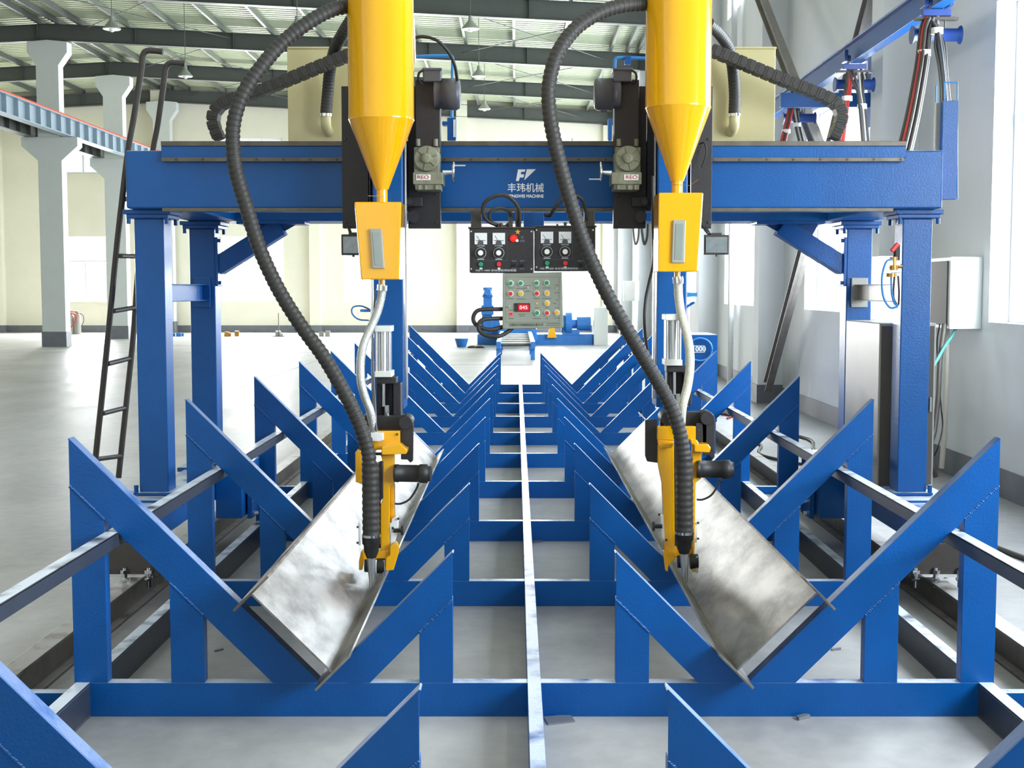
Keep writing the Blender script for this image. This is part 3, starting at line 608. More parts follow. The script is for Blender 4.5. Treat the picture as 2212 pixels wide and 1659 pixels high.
# ================================================================ WELDING HEADS (built at the left, copied to the right)
def head(lab, V=0):
    OF[:] = (652 * V, -9 * V); NX = lambda: OF.__setitem__(0, 676 * V); FX = lambda: OF.__setitem__(0, 652 * V)
    Y = 5.95; o0 = at(820, 1240, Y); t = thing('torch_unit', lab, 'welding head', (o0.x, Y, o0.z), 'welding heads')
    # black lift bracket and cylinder above
    if V: OF[:] = (628, -25)
    s = MB(); s.pbox(812, 815, 856, 829, 6.1, .1); s.pbox(849, 828, 866, 900, 6.14, .1); s.pbox(813, 828, 822, 900, 6.14, .1); s.pbox(822, 829, 849, 900, 6.2, .08); br = obj('lift_bracket', s, 'black', t, .003)
    s = MB(); s.cyl(at(836, 875, 6.12), at(836, 900, 6.12), .012, 12); s.cyl(at(829, 829, 6.12), at(829, 878, 6.12), .008, 12); obj('piston_rod', s, 'chrome', br)
    s = MB(); s.pbox(811, 716, 843, 803, 6.12, .09)
    s.cyl(at(813, 716, 6.11), at(813, 803, 6.11), .006, 10); s.cyl(at(841, 716, 6.11), at(841, 803, 6.11), .006, 10); s.cyl(at(827, 716, 6.13), at(827, 803, 6.13), .026, 24)
    cy = obj('air_cylinder', s, 'alu', t, .002)
    s = MB(); s.pbox(809, 704, 845, 717, 6.08, .14); obj('end_cap', s, 'cabwhite', cy, .003); s = MB(); s.pbox(809, 802, 846, 815, 6.08, .14); obj('end_cap', s, 'cabwhite', cy, .003)
    if V: OF[:] = (652, -9)
    # black linkage
    s = MB(); s.pbox(785, 899, 880, 930, 6.05, .06)
    for x in (790, 876): s.rev(at(x, 913, 5.99), (0, 1, 0), [(0, .030), (.012, .033), (.12, .033)], 24)
    s.pprism([(864, 905), (891, 905), (893, 920), (892, 996), (886, 1000), (880, 993), (866, 993)], 6.0, .03); s.pprism([(774, 905), (783, 905), (783, 985), (774, 985)], 6.04, .05); obj('linkage', s, 'black', t, .003)
    # yellow frame
    if not V:
        s = MB(); s.pbox(800, 931, 864, 972, Y, .04); s.pprism([(824, 966), (864, 958), (878, 970), (878, 981), (824, 983)], Y - .05, .06); s.pbox(852, 969, 880, 978, Y - .035, .08)
        s.pprism([(822, 983), (852, 981), (852, 1045), (842, 1050), (842, 1210), (822, 1210), (822, 1090), (826, 1080), (827, 1000)], Y, .03)
        s.pprism([(767, 977), (772, 972), (781, 975), (781, 1047), (768, 1042)], Y - .02, .05)
        s.pbox(842, 1046, 852, 1130, Y + .03, .05); s.pbox(780, 1190, 842, 1210, Y - .01, .05)
        s.pprism([(842, 1180), (856, 1170), (861, 1178), (861, 1195), (850, 1232), (832, 1233), (834, 1205), (842, 1200)], Y - .03, .03)
        s.pprism([(780, 1190), (786, 1200), (786, 1212), (782, 1232), (775, 1232), (775, 1213)], Y - .03, .03)
        obj('head_frame', s, 'yellow', t, .004)
    else:
        OF[:] = (0, 0)
        s = MB(); s.pbox(1420, 921, 1503, 951, Y, .04); s.pprism([(1421, 950), (1456, 952), (1458, 1205), (1436, 1205), (1430, 1045), (1421, 1000)], Y, .03); s.pprism([(1421, 958), (1456, 958), (1450, 968), (1426, 968)], Y - .04, .05)
        s.pprism([(1490, 948), (1505, 950), (1516, 966), (1515, 1034), (1503, 1043), (1500, 1225), (1496, 1232), (1495, 965)], Y - .01, .03); s.pprism([(1500, 960), (1530, 959), (1536, 968), (1533, 978), (1500, 976)], Y - .05, .07)
        s.pbox(1436, 1180, 1500, 1204, Y + .01, .04); s.pprism([(1432, 1190), (1456, 1195), (1458, 1210), (1444, 1222), (1443, 1236), (1437, 1232)], Y - .03, .03); s.pbox(1496, 1203, 1504, 1236, Y - .03, .03)
        obj('head_frame', s, 'yellow', t, .004)
        s = MB(); s.pprism([(1394, 908), (1420, 905), (1420, 1000), (1398, 997), (1394, 985)], 6.0, .03); s.pbox(1503, 914, 1527, 958, 6.0, .03); s.pbox(1455, 960, 1478, 1190, Y + .02, .03); obj('black_cover', s, 'black', t, .003)
        OF[:] = (652, -9)
    s = MB()
    for x, y in ((858, 938), (806, 938), (812, 940), (820, 940)): q = at(x, y, Y); s.cyl((q.x, Y - .007, q.z), (q.x, Y + .001, q.z), .005, 8)
    obj('bolts', s, 'darkst', t)
    if not V: s = MB(); s.pprism([(798, 935), (828, 935), (828, 951), (818, 954), (801, 953)], Y - .03, .029); obj('pale_clamp_block', s, 'white', t, .003)
    if not V: s = MB(); s.pbox(808, 978, 827, 984, Y - .02, .03); s.pprism([(812, 1000), (826, 995), (828, 1075), (820, 1085), (814, 1085)], Y - .005, .02); s.pbox(803, 1000, 822, 1185, Y + .01, .03); obj('rear_cover', s, 'black', t, .003)
    # drive motor
    a = at(853, 1022, Y + .0); L = at(932, 1022, Y).x - a.x
    s = MB(); s.rev(a, (1, -.12, 0), [(0, .041), (L * .1, .043), (L * .1, .04), (L * .68, .04), (L * .7, .044), (L * .9, .044), (L * .92, .036), (L, .034)], 28); dm = obj('drive_motor', s, 'rubber', t)
    s = MB(); s.tube(path([(853, 1088, Y), (866, 1088, Y), (885, 1078, Y), (900, 1055, Y), (904, 1043, Y)]), .005, 8); obj('motor_lead', s, 'rubber', dm)
    # side plates, knob
    kx = 1 if not V else -1
    if V: OF[:] = (0, 0)
    s = MB(); s.pprism([(846, 1122), (857, 1114), (860, 1122), (860, 1150), (849, 1182), (843, 1182)] if not V else [(1427, 1114), (1433, 1112), (1437, 1170), (1430, 1160)], Y + .0, .025); obj('side_plate', s, 'white', t, .002)
    s = MB(); s.pbox(*((774, 1130, 779, 1178) if not V else (1500, 1128, 1505, 1172)), Y, .03); obj('side_plate', s, 'white', t, .002)
    s = MB(); q = at(850, 1146, Y) if not V else at(1430, 1137, Y); s.cyl(q, q + Vector((kx * .035, 0, 0)), .01, 12); s.cyl(q + Vector((kx * .035, 0, 0)), q + Vector((kx * .045, 0, 0)), .022, 14)
    if V: OF[:] = (652, -9)
    for x, y in (((772, 1138), (772, 1172), (860, 1120), (848, 1140), (850, 1175)) if not V else ((855, 1138), (855, 1172), (771, 1120), (786, 1175))): p_ = at(x, y, Y); s.cyl((p_.x - .003, Y - .005, p_.z), (p_.x + .006, Y - .005, p_.z), .005, 8)
    obj('adjusting_knob', s, 'rubber', t)
    # jaws, wheel and nozzle
    NX()
    s = MB(); s.rev(at(815, 1222, Y - .01), (1, 0, 0), [(0, .035), (.035, .035)], 24); obj('guide_wheel', s, 'rubber', t); s = MB(); s.rev(at(788, 1222, Y - .01), (1, 0, 0), [(0, .03), (.02, .03)], 20); obj('guide_wheel', s, 'rubber', t)
    s = MB(); s.cyl(at(829, 1210, Y - .03), at(829, 1246, Y - .03), .006, 10); obj('wheel_pin', s, 'chrome', t)
    s = MB(); q = at(802, 1203, 5.88); q2 = at(804, 1272, 5.88); s.rev(q, q2 - q, [(0, .020), (.06, .018), (.14, .010), ((q2 - q).length, .008)], 20); obj('nozzle', s, 'alu', t)
    s = MB(); q = at(802, 1158, 5.87); s.rev(q, (0, 0, -1), [(0, .043), (.035, .042), (.04, .036), (.07, .034), (.1, .022)], 24); obj('nozzle_socket', s, 'rubber', t)
    OF[:] = (0, 0)
    if not V: s = MB(); s.cyl(at(810, 625, 6.15), at(804, 760, 6.05), .004, 8); s.cyl(at(804, 760, 6.05), at(813, 932, 5.92), .005, 8); obj('stay_rod', s, 'motor', t)
    return t
hd = head('yellow and black welding head over the left H-beam, fed by the left black hose')
head('yellow and black welding head over the right H-beam, fed by the right black hose', 1)

# ================================================================ HOSES
def bighose(lab, pts, foot):
    s = MB(); s.tube(path(pts), .034, 18, corr=.12, pitch=.026); t = obj('suction_hose', s, 'hose'); tag(t, lab, 'hose', 'long suction hoses')
    s = MB(); a, b_ = foot; s.tube(path([a, ((a[0] + b_[0]) / 2, (a[1] + b_[1]) / 2, a[2]), b_]), .0405, 20, corr=.08, pitch=.03); obj('lower_sleeve', s, 'hose', t)
    q = at(b_[0], b_[1] - 4, b_[2]); s = MB(); s.cyl(q, q - Vector((0, 0, .012)), .043, 24); obj('hose_clamp', s, 'chrome', t)
    return t
h = bighose('long black corrugated hose looping left of the left hopper down to its welding head', [(756, 12, 6.1), (720, 20, 6.05), (670, 46, 6.0), (610, 92, 5.95), (560, 150, 5.9), (524, 205, 5.87), (506, 260, 5.86), (503, 310, 5.86), (510, 370, 5.86), (530, 440, 5.86), (560, 535, 5.86), (600, 622, 5.86), (648, 700, 5.86), (700, 772, 5.86), (745, 850, 5.86), (776, 915, 5.86), (795, 975, 5.86), (800, 1030, 5.86)], ((800, 1000, 5.86), (802, 1158, 5.86)))
s = MB(); q = at(733, 16, 6.08); s.cyl(q, q + Vector((.012, 0, .003)), .037, 24); obj('hose_clamp', s, 'chrome', h)
bighose('long black corrugated hose passing in front of the beam down to the right welding head', [(1398, 8, 6.1), (1345, 12, 6.05), (1290, 30, 6.0), (1240, 65, 5.95), (1205, 115, 5.9), (1187, 175, 5.88), (1186, 235, 5.87), (1199, 310, 5.86), (1218, 385, 5.86), (1240, 460, 5.86), (1270, 545, 5.86), (1308, 628, 5.86), (1350, 704, 5.86), (1395, 780, 5.86), (1430, 840, 5.86), (1455, 890, 5.86), (1470, 940, 5.86), (1478, 995, 5.86)], ((1478, 990, 5.86), (1479, 1152, 5.86)))
for lab, pts, el in (('short black hose dropping down the front of the left cream cabinet', [(760, 40, 7.2), (742, 70, 7.25), (724, 105, 7.35), (713, 150, 7.45), (708, 200, 7.5), (704, 246, 7.5)], (703, 262)),
                 ('short black hose dropping down the front of the right cream cabinet', [(1530, 50, 7.2), (1552, 70, 7.3), (1572, 100, 7.4), (1582, 140, 7.45), (1587, 200, 7.5), (1586, 246, 7.5)], (1585, 264))):
    s = MB(); s.tube(path(pts), .034, 16, corr=.06, pitch=.02); t = obj('cabinet_hose', s, 'hose'); tag(t, lab, 'hose', 'short cabinet hoses')
    q = at(pts[-1][0], 246, 7.5); s = MB(); s.cyl(q, q - Vector((0, 0, .016)), .038, 20); obj('hose_clamp', s, 'chrome', t)
    s = MB(); s.tube([q + Vector((0, 0, .02)), q - Vector((0, 0, .06)), q - Vector((0, -.06, .085)), q - Vector((0, -.13, .09))], .03, 16); obj('inlet_elbow', s, 'cream', t)
# energy chains
def chain(lab, pts, vis):
    P_ = smoothpath(path(pts), step=.052); t = thing('cable_chain', lab, 'cable chain', P_[-1], 'cable chains')
    for i in range(len(P_) - 1):
        a, b_ = P_[i], P_[i + 1]; d = (b_ - a); s = MB(); s.beam(a - d * .04, b_ + d * .04, .085, .054, (0, 0, 1) if abs(d.z) < .04 else (1, 0, .3)); s.beam(a + d * .05, b_ - d * .12, .09, .062, (0, 0, 1) if abs(d.z) < .04 else (1, 0, .3)); s.beam(a + d * .3, a + d * .62, .096, .045, (0, 0, 1) if abs(d.z) < .04 else (1, 0, .3)); obj('chain_link', s, 'hose', t, .003)
chain('dark jointed cable chain sagging left from the left hopper to the beam top', [(758, 118, 7.3), (700, 140, 7.3), (640, 165, 7.3), (560, 197, 7.3), (500, 215, 7.3), (470, 232, 7.3), (460, 256, 7.3), (466, 282, 7.3), (476, 304, 7.3)], 1)
chain('dark jointed cable chain sagging right from the right hopper to the beam top', [(1536, 108, 7.3), (1600, 135, 7.3), (1680, 168, 7.3), (1750, 196, 7.3), (1795, 216, 7.3), (1815, 236, 7.3), (1816, 262, 7.3), (1800, 300, 7.3)], 1)
# cream cabinets on top of the gantry
for lab, x0, x1, in (('cream sheet-metal cabinet on the beam behind the left hopper', 620, 790), ('cream sheet-metal cabinet on the beam behind the right hopper', 1500, 1673)):
    c = at((x0 + x1) / 2, 305, 7.6); t = thing('cream_cabinet', lab, 'cabinet', (c.x, 7.6, GZ1 + .03), 'cream cabinets')
    a = at(x0, 101, 7.6); b_ = at(x1, 303, 7.6)
    s = MB(); s.box(a.x, 7.6, GZ1 + .0, b_.x, 8.1, a.z - .012); obj('body', s, 'cream', t, .004)
    s = MB(); s.box(a.x - .004, 7.595, a.z - .012, b_.x + .004, 8.105, a.z); obj('top_lid', s, 'cream', t, .003)
# black cable arc above left motor, blue pipes behind the beam
s = MB(); s.tube(path([(893, 82, 6.35), (915, 79, 6.35), (945, 88, 6.35), (968, 112, 6.38), (982, 140, 6.4), (988, 174, 6.45)]), .008, 10); tag(obj('power_cable', s, 'rubber'), 'black cable arching over the left grey motor', 'cable')
t = thing('blue_stand_pipe', 'blue pipe standing on a small bracket behind the left motor', 'pipe', at(975, 300, 7.9), 'blue pipes on the beam')
s = MB(); s.cyl(at(978, 125, 7.9), at(976, 255, 7.9), .01, 10); s.tube(path([(978, 125, 7.9), (972, 121, 7.9), (930, 121, 7.9), (900, 122, 7.9)]), .01, 8); obj('pipe', s, 'bluetube', t)
s = MB(); s.pbox(966, 254, 985, 303, 7.85, .08); s.pbox(955, 262, 967, 270, 7.85, .08); obj('bracket', s, 'blue', t, .002); s = MB(); s.pbox(979, 258, 984, 296, 7.845, .005); obj('bracket_plate', s, 'cabwhite', t)
t = thing('blue_stand_pipe', 'blue bent pipe with small box rising behind the right motor', 'pipe', at(1328, 300, 7.9), 'blue pipes on the beam')
s = MB(); s.tube(path([(1328, 300, 7.9), (1328, 200, 7.9), (1328, 140, 7.9), (1331, 127, 7.9), (1345, 125, 7.9), (1395, 126, 7.9), (1420, 126, 7.9)]), .011, 10); obj('pipe', s, 'bluetube', t)
s = MB(); s.pbox(1350, 121, 1363, 138, 7.87, .05); obj('junction_box', s, 'blue', t, .002)
s = MB(); s.pbox(1314, 256, 1322, 303, 7.86, .06); obj('bracket', s, 'bluelt', t, .002)
# thin cable on the right boom
s = MB(); s.tube(path([(1410, 380, 6.3), (1410, 480, 6.3), (1412, 560, 6.3), (1402, 610, 6.28), (1394, 650, 6.26), (1392, 700, 6.24), (1400, 760, 6.2), (1420, 810, 6.15), (1445, 860, 6.1), (1462, 905, 6.05)]), .0075, 8); tag(obj('power_cable', s, 'rubber'), 'thin black cable hanging down beside the right boom', 'cable')
s = MB(); s.tube(path([(1516, 362, 6.55), (1524, 340, 6.55), (1526, 322, 6.55), (1520, 308, 6.56), (1511, 312, 6.58)]), .0035, 8); s.tube(path([(1506, 318, 6.55), (1516, 316, 6.55), (1512, 325, 6.55), (1506, 330, 6.55)]), .003, 8); tag(obj('signal_wires', s, 'rubber'), 'thin looped signal wires on the right black carriage plate', 'wire')

# ================================================================ FLOODLIGHTS
for lab, x0, x1, y0_, y1_, hid in (('small dark floodlight beside the left yellow feed box', 737, 790, 506, 551, 0), ('small dark floodlight right of the right yellow feed box', 1521, 1575, 507, 550, 1)):
    c = at((x0 + x1) / 2, y1_, 6.5); t = thing('floodlight', lab, 'floodlight', c, 'floodlights')
    s = MB(); s.pbox(x0, y0_, x1, y1_, 6.5, .03); s.pprism([(x0 + 6, y0_ + 3), (x1 - 6, y0_ + 3), (x1 - 12, y1_ - 6), (x0 + 12, y1_ - 6)], 6.53, .07); obj('housing', s, 'darkst', t, .004)
    s = MB(); s.pbox(x0 + 4, y0_ + 5, x1 - 4, y1_ - 4, 6.494, .006); obj('lens', s, 'flood', t)
    s = MB(); s.pbox(x0 + 16, y0_ - 4, x1 - 16, y0_, 6.51, .03); s.cyl(at((x0 + x1) / 2, y1_, 6.51), at((x0 + x1) / 2, y1_ + 4, 6.51), .006, 8)
    if hid: s.tube(path([(x0 + 10, y0_ - 2, 6.53), (x0 + 4, y0_ - 8, 6.53), (x0 - 5, y0_ - 20, 6.58)]), .006, 8); s.cyl(at(x0 + 12, y0_, 6.55), at(x0 + 0, y0_ - 20, 6.62), .008, 8)
    else: s.cyl(at(x0 + 20, y0_ - 3, 6.53), at(x0 + 15, y0_ - 18, 6.62), .008, 8)
    obj('mount', s, 'darkst', t)

# ================================================================ CONTROLS
Yc = 6.45
def ctrl(lab, x0, x1, y0_, y1_, dx, dy, first):
    c = at((x0 + x1) / 2, y1_, Yc); t = thing('control_box', lab, 'control box', c, 'black control boxes')
    s = MB(); s.pbox(x0, y0_, x1, y1_, Yc, .16); bx = obj('housing', s, 'black', t, .004)
    s = MB(); s.pbox(x0 - 3, y0_ - 3, x1 + 3, y0_, Yc - .004, .17); obj('top_rim', s, 'darkst', t, .001)
    for mx in (1025, 1064):
        X0 = mx + dx; yy = 503 + dy
        s = MB(); s.pbox(X0, yy, X0 + 27, yy + 25, Yc - .006, .006); mt = obj('meter', s, 'meter', t, .001)
        s = MB(); q = at(X0 + 13.5, yy + 22, Yc); s.rev((q.x, Yc - .009, q.z), (0, 1, 0), [(0, .014), (.003, .014)], 20); obj('needle_hub', s, 'motor', mt)
        s = MB(); a = at(X0 + 13.5, yy + 19, Yc); b_ = at(X0 + 5, yy + 6, Yc); s.cyl((a.x, Yc - .007, a.z), (b_.x, Yc - .007, b_.z), .0008, 5); s.pbox(X0 + 3, yy + 16, X0 + 24, yy + 17, Yc - .0065, .001); obj('needle', s, 'rubber', mt)
        s = MB(); q = at(X0 + 13.5, yy + 43.5, Yc); s.rev((q.x, Yc - .001, q.z), (0, 1, 0), [(0, .027), (.001, .027)], 28); k = obj('dial_ring', s, 'print', t)
        s = MB(); s.rev((q.x, Yc - .004, q.z), (0, 1, 0), [(0, .025), (.004, .025)], 28); obj('dial_face', s, 'black', k)
        s = MB(); s.rev((q.x, Yc - .024, q.z), (0, 1, 0), [(0, .020), (.02, .022)], 24); kn = obj('dial_knob', s, 'rubber', t)
        s = MB(); s.rev((q.x, Yc - .026, q.z), (0, 1, 0), [(0, .013), (.002, .013)], 20); obj('knob_cap', s, 'white', kn)
        s = MB(); q = at(X0 + 14, yy + 68, Yc); s.rev((q.x, Yc - .012, q.z), (0, 1, 0), [(0, .011), (.006, .012), (.012, .012)], 20); obj('push_button', s, 'green' if mx == 1025 else 'red', t)
        s = MB(); s.pbox(X0 + 11, yy + 75, X0 + 17, yy + 79, Yc - .001, .001); s.pbox(X0 + 6, yy + 56.5, X0 + 21, yy + 58, Yc - .001, .001); s.pbox(X0 + 5, yy + 27.5, X0 + 22, yy + 29, Yc - .001, .001); obj('print_marks', s, 'print', t)
    s = MB()
    for x, y in ((x0 + 4, y0_ + 7), (x1 - 5, y0_ + 7), (x0 + 4, y1_ - 8), (x1 - 5, y1_ - 8)): q = at(x, y, Yc); s.rev((q.x, Yc - .003, q.z), (0, 1, 0), [(0, .004), (.003, .0055)], 10)
    obj('screws', s, 'chrome', t)
    s = MB()
    for xx in ((1103, 1120) if first else (1246,)):
        s.pbox(xx + 2, 562, xx + 13, 566, Yc - .003, .003); s.pbox(xx + 2, 578, xx + 13, 582, Yc - .003, .003)
    obj('switch_legend', s, 'motor', t)
    for xx in ((1110.5, 1128) if first else (1254,)):
        q = at(xx, 572, Yc); s = MB(); s.cyl((q.x, Yc, q.z), (q.x, Yc - .02, q.z - .008), .005, 10); s.box(q.x - .012, Yc - .004, q.z - .015, q.x + .012, Yc, q.z + .015); obj('toggle_switch', s, 'rubber', t)
    q = at((x0 + x1) / 2 - 12, y1_ - 4.5, Yc); text('panel_lettering', 'MZ-1-1000 自动埋弧焊控制箱' , .012, 'print', t, q.x, Yc - .001, q.z, .2 if first else .19)
    s = MB(); s.pbox(x0 + 9, y0_ + 10, x0 + 82, y0_ + 10.6, Yc - .001, .001); s.pbox(x0 + 9, y0_ + 70, x0 + 82, y0_ + 70.6, Yc - .001, .001); s.pbox(x0 + 9, y0_ + 10, x0 + 9.6, y0_ + 70, Yc - .001, .001); s.pbox(x0 + 81.4, y0_ + 10, x0 + 82, y0_ + 70, Yc - .001, .001); obj('outline_print', s, 'motor', t)
    # hangers
    hg = lambda m_: obj('hanger', m_, 'darkst', t, .003)
    s = MB(); s.pbox(*((1017, 456, 1040, 492) if first else (1262, 456, 1285, 489)), Yc + .05, .05); hg(s)
    s = MB()
    if first: s.pbox(1098, 458, 1108, 492, Yc + .04, .02); hg(s); s = MB(); s.pbox(1113, 452, 1126, 491, Yc + .04, .03); hg(s); s = MB(); s.cyl(at(1083, 482, Yc + .03), at(1083, 492, Yc + .03), .008, 10); s.cyl(at(1077, 484, Yc + .03), at(1077, 492, Yc + .03), .005, 8)
    else: s.cyl(at(1221, 480, Yc + .03), at(1221, 489, Yc + .03), .008, 10); s.cyl(at(1204, 484, Yc + .03), at(1204, 489, Yc + .03), .006, 8)
    obj('cable_glands', s, 'darkst', t)
    return t
cL = ctrl('black control box with two meters and a lit red lamp, under the beam lettering', 1014, 1153, 493, 589, 0, 0, True)
s = MB(); q = at(1109.5, 515, Yc); s.rev((q.x, Yc - .02, q.z), (0, 1, 0), [(0, .008), (.006, .016), (.02, .017)], 20); o = obj('signal_lamp', s, 'glow', cL); o['label'] = 'lit red lamp'
s = MB(); q = at(1117, 520, Yc); s.rev((q.x, Yc - .016, q.z), (0, 1, 0), [(0, .007), (.016, .008)], 14); obj('small_button', s, 'white', cL)
s = MB(); q = at(1118.5, 501, Yc)
for k in range(5):
    a_ = math.pi / 2 + k * 2 * math.pi / 5; b1 = a_ + .5; b2 = a_ - .5; r1 = .015; r0 = .006
    s.prism([(q.x, q.z), (q.x + r0 * math.cos(b2), q.z + r0 * math.sin(b2)), (q.x + r1 * math.cos(a_), q.z + r1 * math.sin(a_)), (q.x + r0 * math.cos(b1), q.z + r0 * math.sin(b1))], Yc - .001, Yc)
obj('star_emblem', s, 'ybtn', cL)
s = MB(); s.pbox(1123, 518, 1134, 523, Yc - .003, .003); s.pbox(1125, 510, 1131, 516, Yc - .003, .003); obj('socket', s, 'motor', cL)
cR = ctrl('black control box with two meters, half covered by the right black hose', 1155, 1286, 490, 585, 143, -2.5, False)
# blue hanger plate between
s = MB(); s.pprism([(1131, 458), (1175, 458), (1175, 490), (1156, 500), (1131, 490)], Yc + .165, .02); tag(obj('hanger_plate', s, 'blue', None, .002), 'blue steel hanger plate under the beam between the two control boxes', 'bracket')
# grey panel
c = at(1151, 711, Yc + .02); t = thing('button_panel', 'grey-green button panel with red number display hanging below the black boxes', 'control panel', c)
Yp = Yc + .005
s = MB(); s.pprism([(1086, 590), (1213.5, 588), (1217, 708), (1085.5, 711)], Yp, .1); obj('housing', s, 'panelg', t, .004)
for x, y, m in ((1103, 612, 'green'), (1124.5, 612, 'green'), (1159, 611.5, 'green'), (1181, 611, 'green'), (1103, 634.5, 'red'), (1124.5, 634, 'ybtn'), (1159.5, 634, 'red'), (1181, 633.5, 'ybtn'), (1181.5, 655, 'ybtn'), (1160, 676, 'green'), (1181.5, 676, 'red'), (1203, 675.5, 'ybtn')):
    q = at(x, y, Yp); s = MB(); s.rev((q.x, Yp - .006, q.z), (0, 1, 0), [(0, .0135), (.006, .0155)], 22); r_ = obj('push_button', s, 'cabwhite', t)
    s = MB(); s.rev((q.x, Yp - .012, q.z), (0, 1, 0), [(0, .009), (.006, .0105)], 20); obj('button_cap', s, m, r_)
s = MB(); q = at(1104.5, 678, Yp); s.rev((q.x, Yp - .008, q.z), (0, 1, 0), [(0, .006), (.008, .007)], 14); obj('signal_lamp', s, 'led', t)
s = MB(); q = at(1160, 655.5, Yp); s.rev((q.x, Yp - .004, q.z), (0, 1, 0), [(0, .005), (.004, .006)], 14); obj('signal_lamp', s, 'ybtn', t)
s = MB(); s.pbox(1111, 655, 1145, 673, Yp - .006, .006); ds = obj('display', s, 'black', t, .001)
s = MB(); s.pbox(1120, 658, 1142, 671, Yp - .0075, .0015); obj('display_glow', s, 'led', ds)
q = at(1131, 664.5, Yp); text('display_digits', '045', .024, 'digit', ds, q.x, Yp - .0085, q.z, .038)
for x, y in ((1140.5, 622), (1203, 622), (1203, 655), (1100, 663)):
    q = at(x, y, Yp); s = MB(); s.rev((q.x, Yp - .004, q.z), (0, 1, 0), [(0, .004), (.004, .005)], 10); s.cyl((q.x, Yp - .004, q.z), (q.x, Yp - .018, q.z + .005), .0022, 8); obj('toggle_switch', s, 'chrome', t)
s = MB()
for x, y, wd in ((1103, 622, 14), (1125, 623, 20), (1159, 622, 12), (1181, 622, 18), (1103, 645.5, 14), (1125, 646, 20), (1159, 645, 14), (1181, 645, 20), (1140, 617, 14), (1203, 616, 10), (1140, 629, 12), (1203, 632, 10), (1104, 670, 10), (1104, 688, 12), (1128, 679, 16), (1128, 683, 12), (1160, 665, 10), (1181, 665, 8), (1203, 665, 8), (1160, 688, 18), (1181, 688, 6), (1203, 687, 14), (1203, 648, 6)):
    s.pbox(x - wd / 2, y - .6, x + wd / 2, y + .6, Yp - .0008, .0008)
for a in ((1092, 598, 1208, 598.5), (1092, 696, 1208, 696.5), (1092, 598, 1092.5, 696), (1207.5, 598, 1208, 696)): s.pbox(*a, Yp - .0006, .0006)
obj('print_marks', s, 'prtdk', t)
q = at(1137, 702, Yp); text('panel_lettering', '无锡市丰玮机械设备有限公司', .016, 'prtdk', t, q.x, Yp - .001, q.z, .168)
q = at(1196, 701, Yp); s = MB(); s.pbox(1181, 698.5, 1210, 700, Yp - .0008, .0008); s.pbox(1178, 703, 1210, 704, Yp - .0008, .0008); obj('print_marks', s, 'prtdk', t)
# cables at the panel
for nm, pts, r_, lab in (
    ('control_cable', [(1100, 667, 6.5), (1075, 668, 6.48), (1050, 668, 6.46), (1030, 672, 6.45), (1022, 688, 6.45), (1030, 703, 6.45), (1055, 712, 6.46), (1080, 708, 6.48), (1100, 700, 6.5)], .0105, 'thick black cable loop on the left of the grey button panel, upper of two'),
    ('control_cable', [(1100, 688, 6.5), (1070, 688, 6.47), (1045, 690, 6.44), (1034, 700, 6.43), (1036, 715, 6.43), (1052, 725, 6.43), (1078, 726, 6.44), (1098, 716, 6.48), (1110, 705, 6.5)], .0105, 'thick black cable loop hanging lowest under the grey button panel'),
    ('control_cable', [(1103, 490, 6.52), (1085, 489, 6.5), (1055, 478, 6.48), (1043, 458, 6.45), (1048, 437, 6.43), (1068, 424, 6.42), (1092, 422, 6.42), (1112, 436, 6.43), (1121, 456, 6.45), (1121, 491, 6.5)], .0095, 'black cable arching high above the left control box in front of the beam'),
    ('control_cable', [(1103, 470, 6.5), (1098, 455, 6.48), (1080, 449, 6.47), (1062, 455, 6.46), (1057, 470, 6.47), (1068, 485, 6.5), (1090, 489, 6.52), (1103, 480, 6.53)], .008, 'small black cable ring above the left control box'),
    ('control_cable', [(1178, 464, 6.55), (1188, 465, 6.5), (1198, 450, 6.46), (1212, 432, 6.44), (1235, 421, 6.44), (1255, 428, 6.45), (1264, 450, 6.48), (1270, 489, 6.52)], .0095, 'black cable arching above the right control box behind the hose')):
    s = MB(); s.tube(path(pts), r_, 10); tag(obj(nm, s, 'hose'), lab, 'cable', 'control cables')

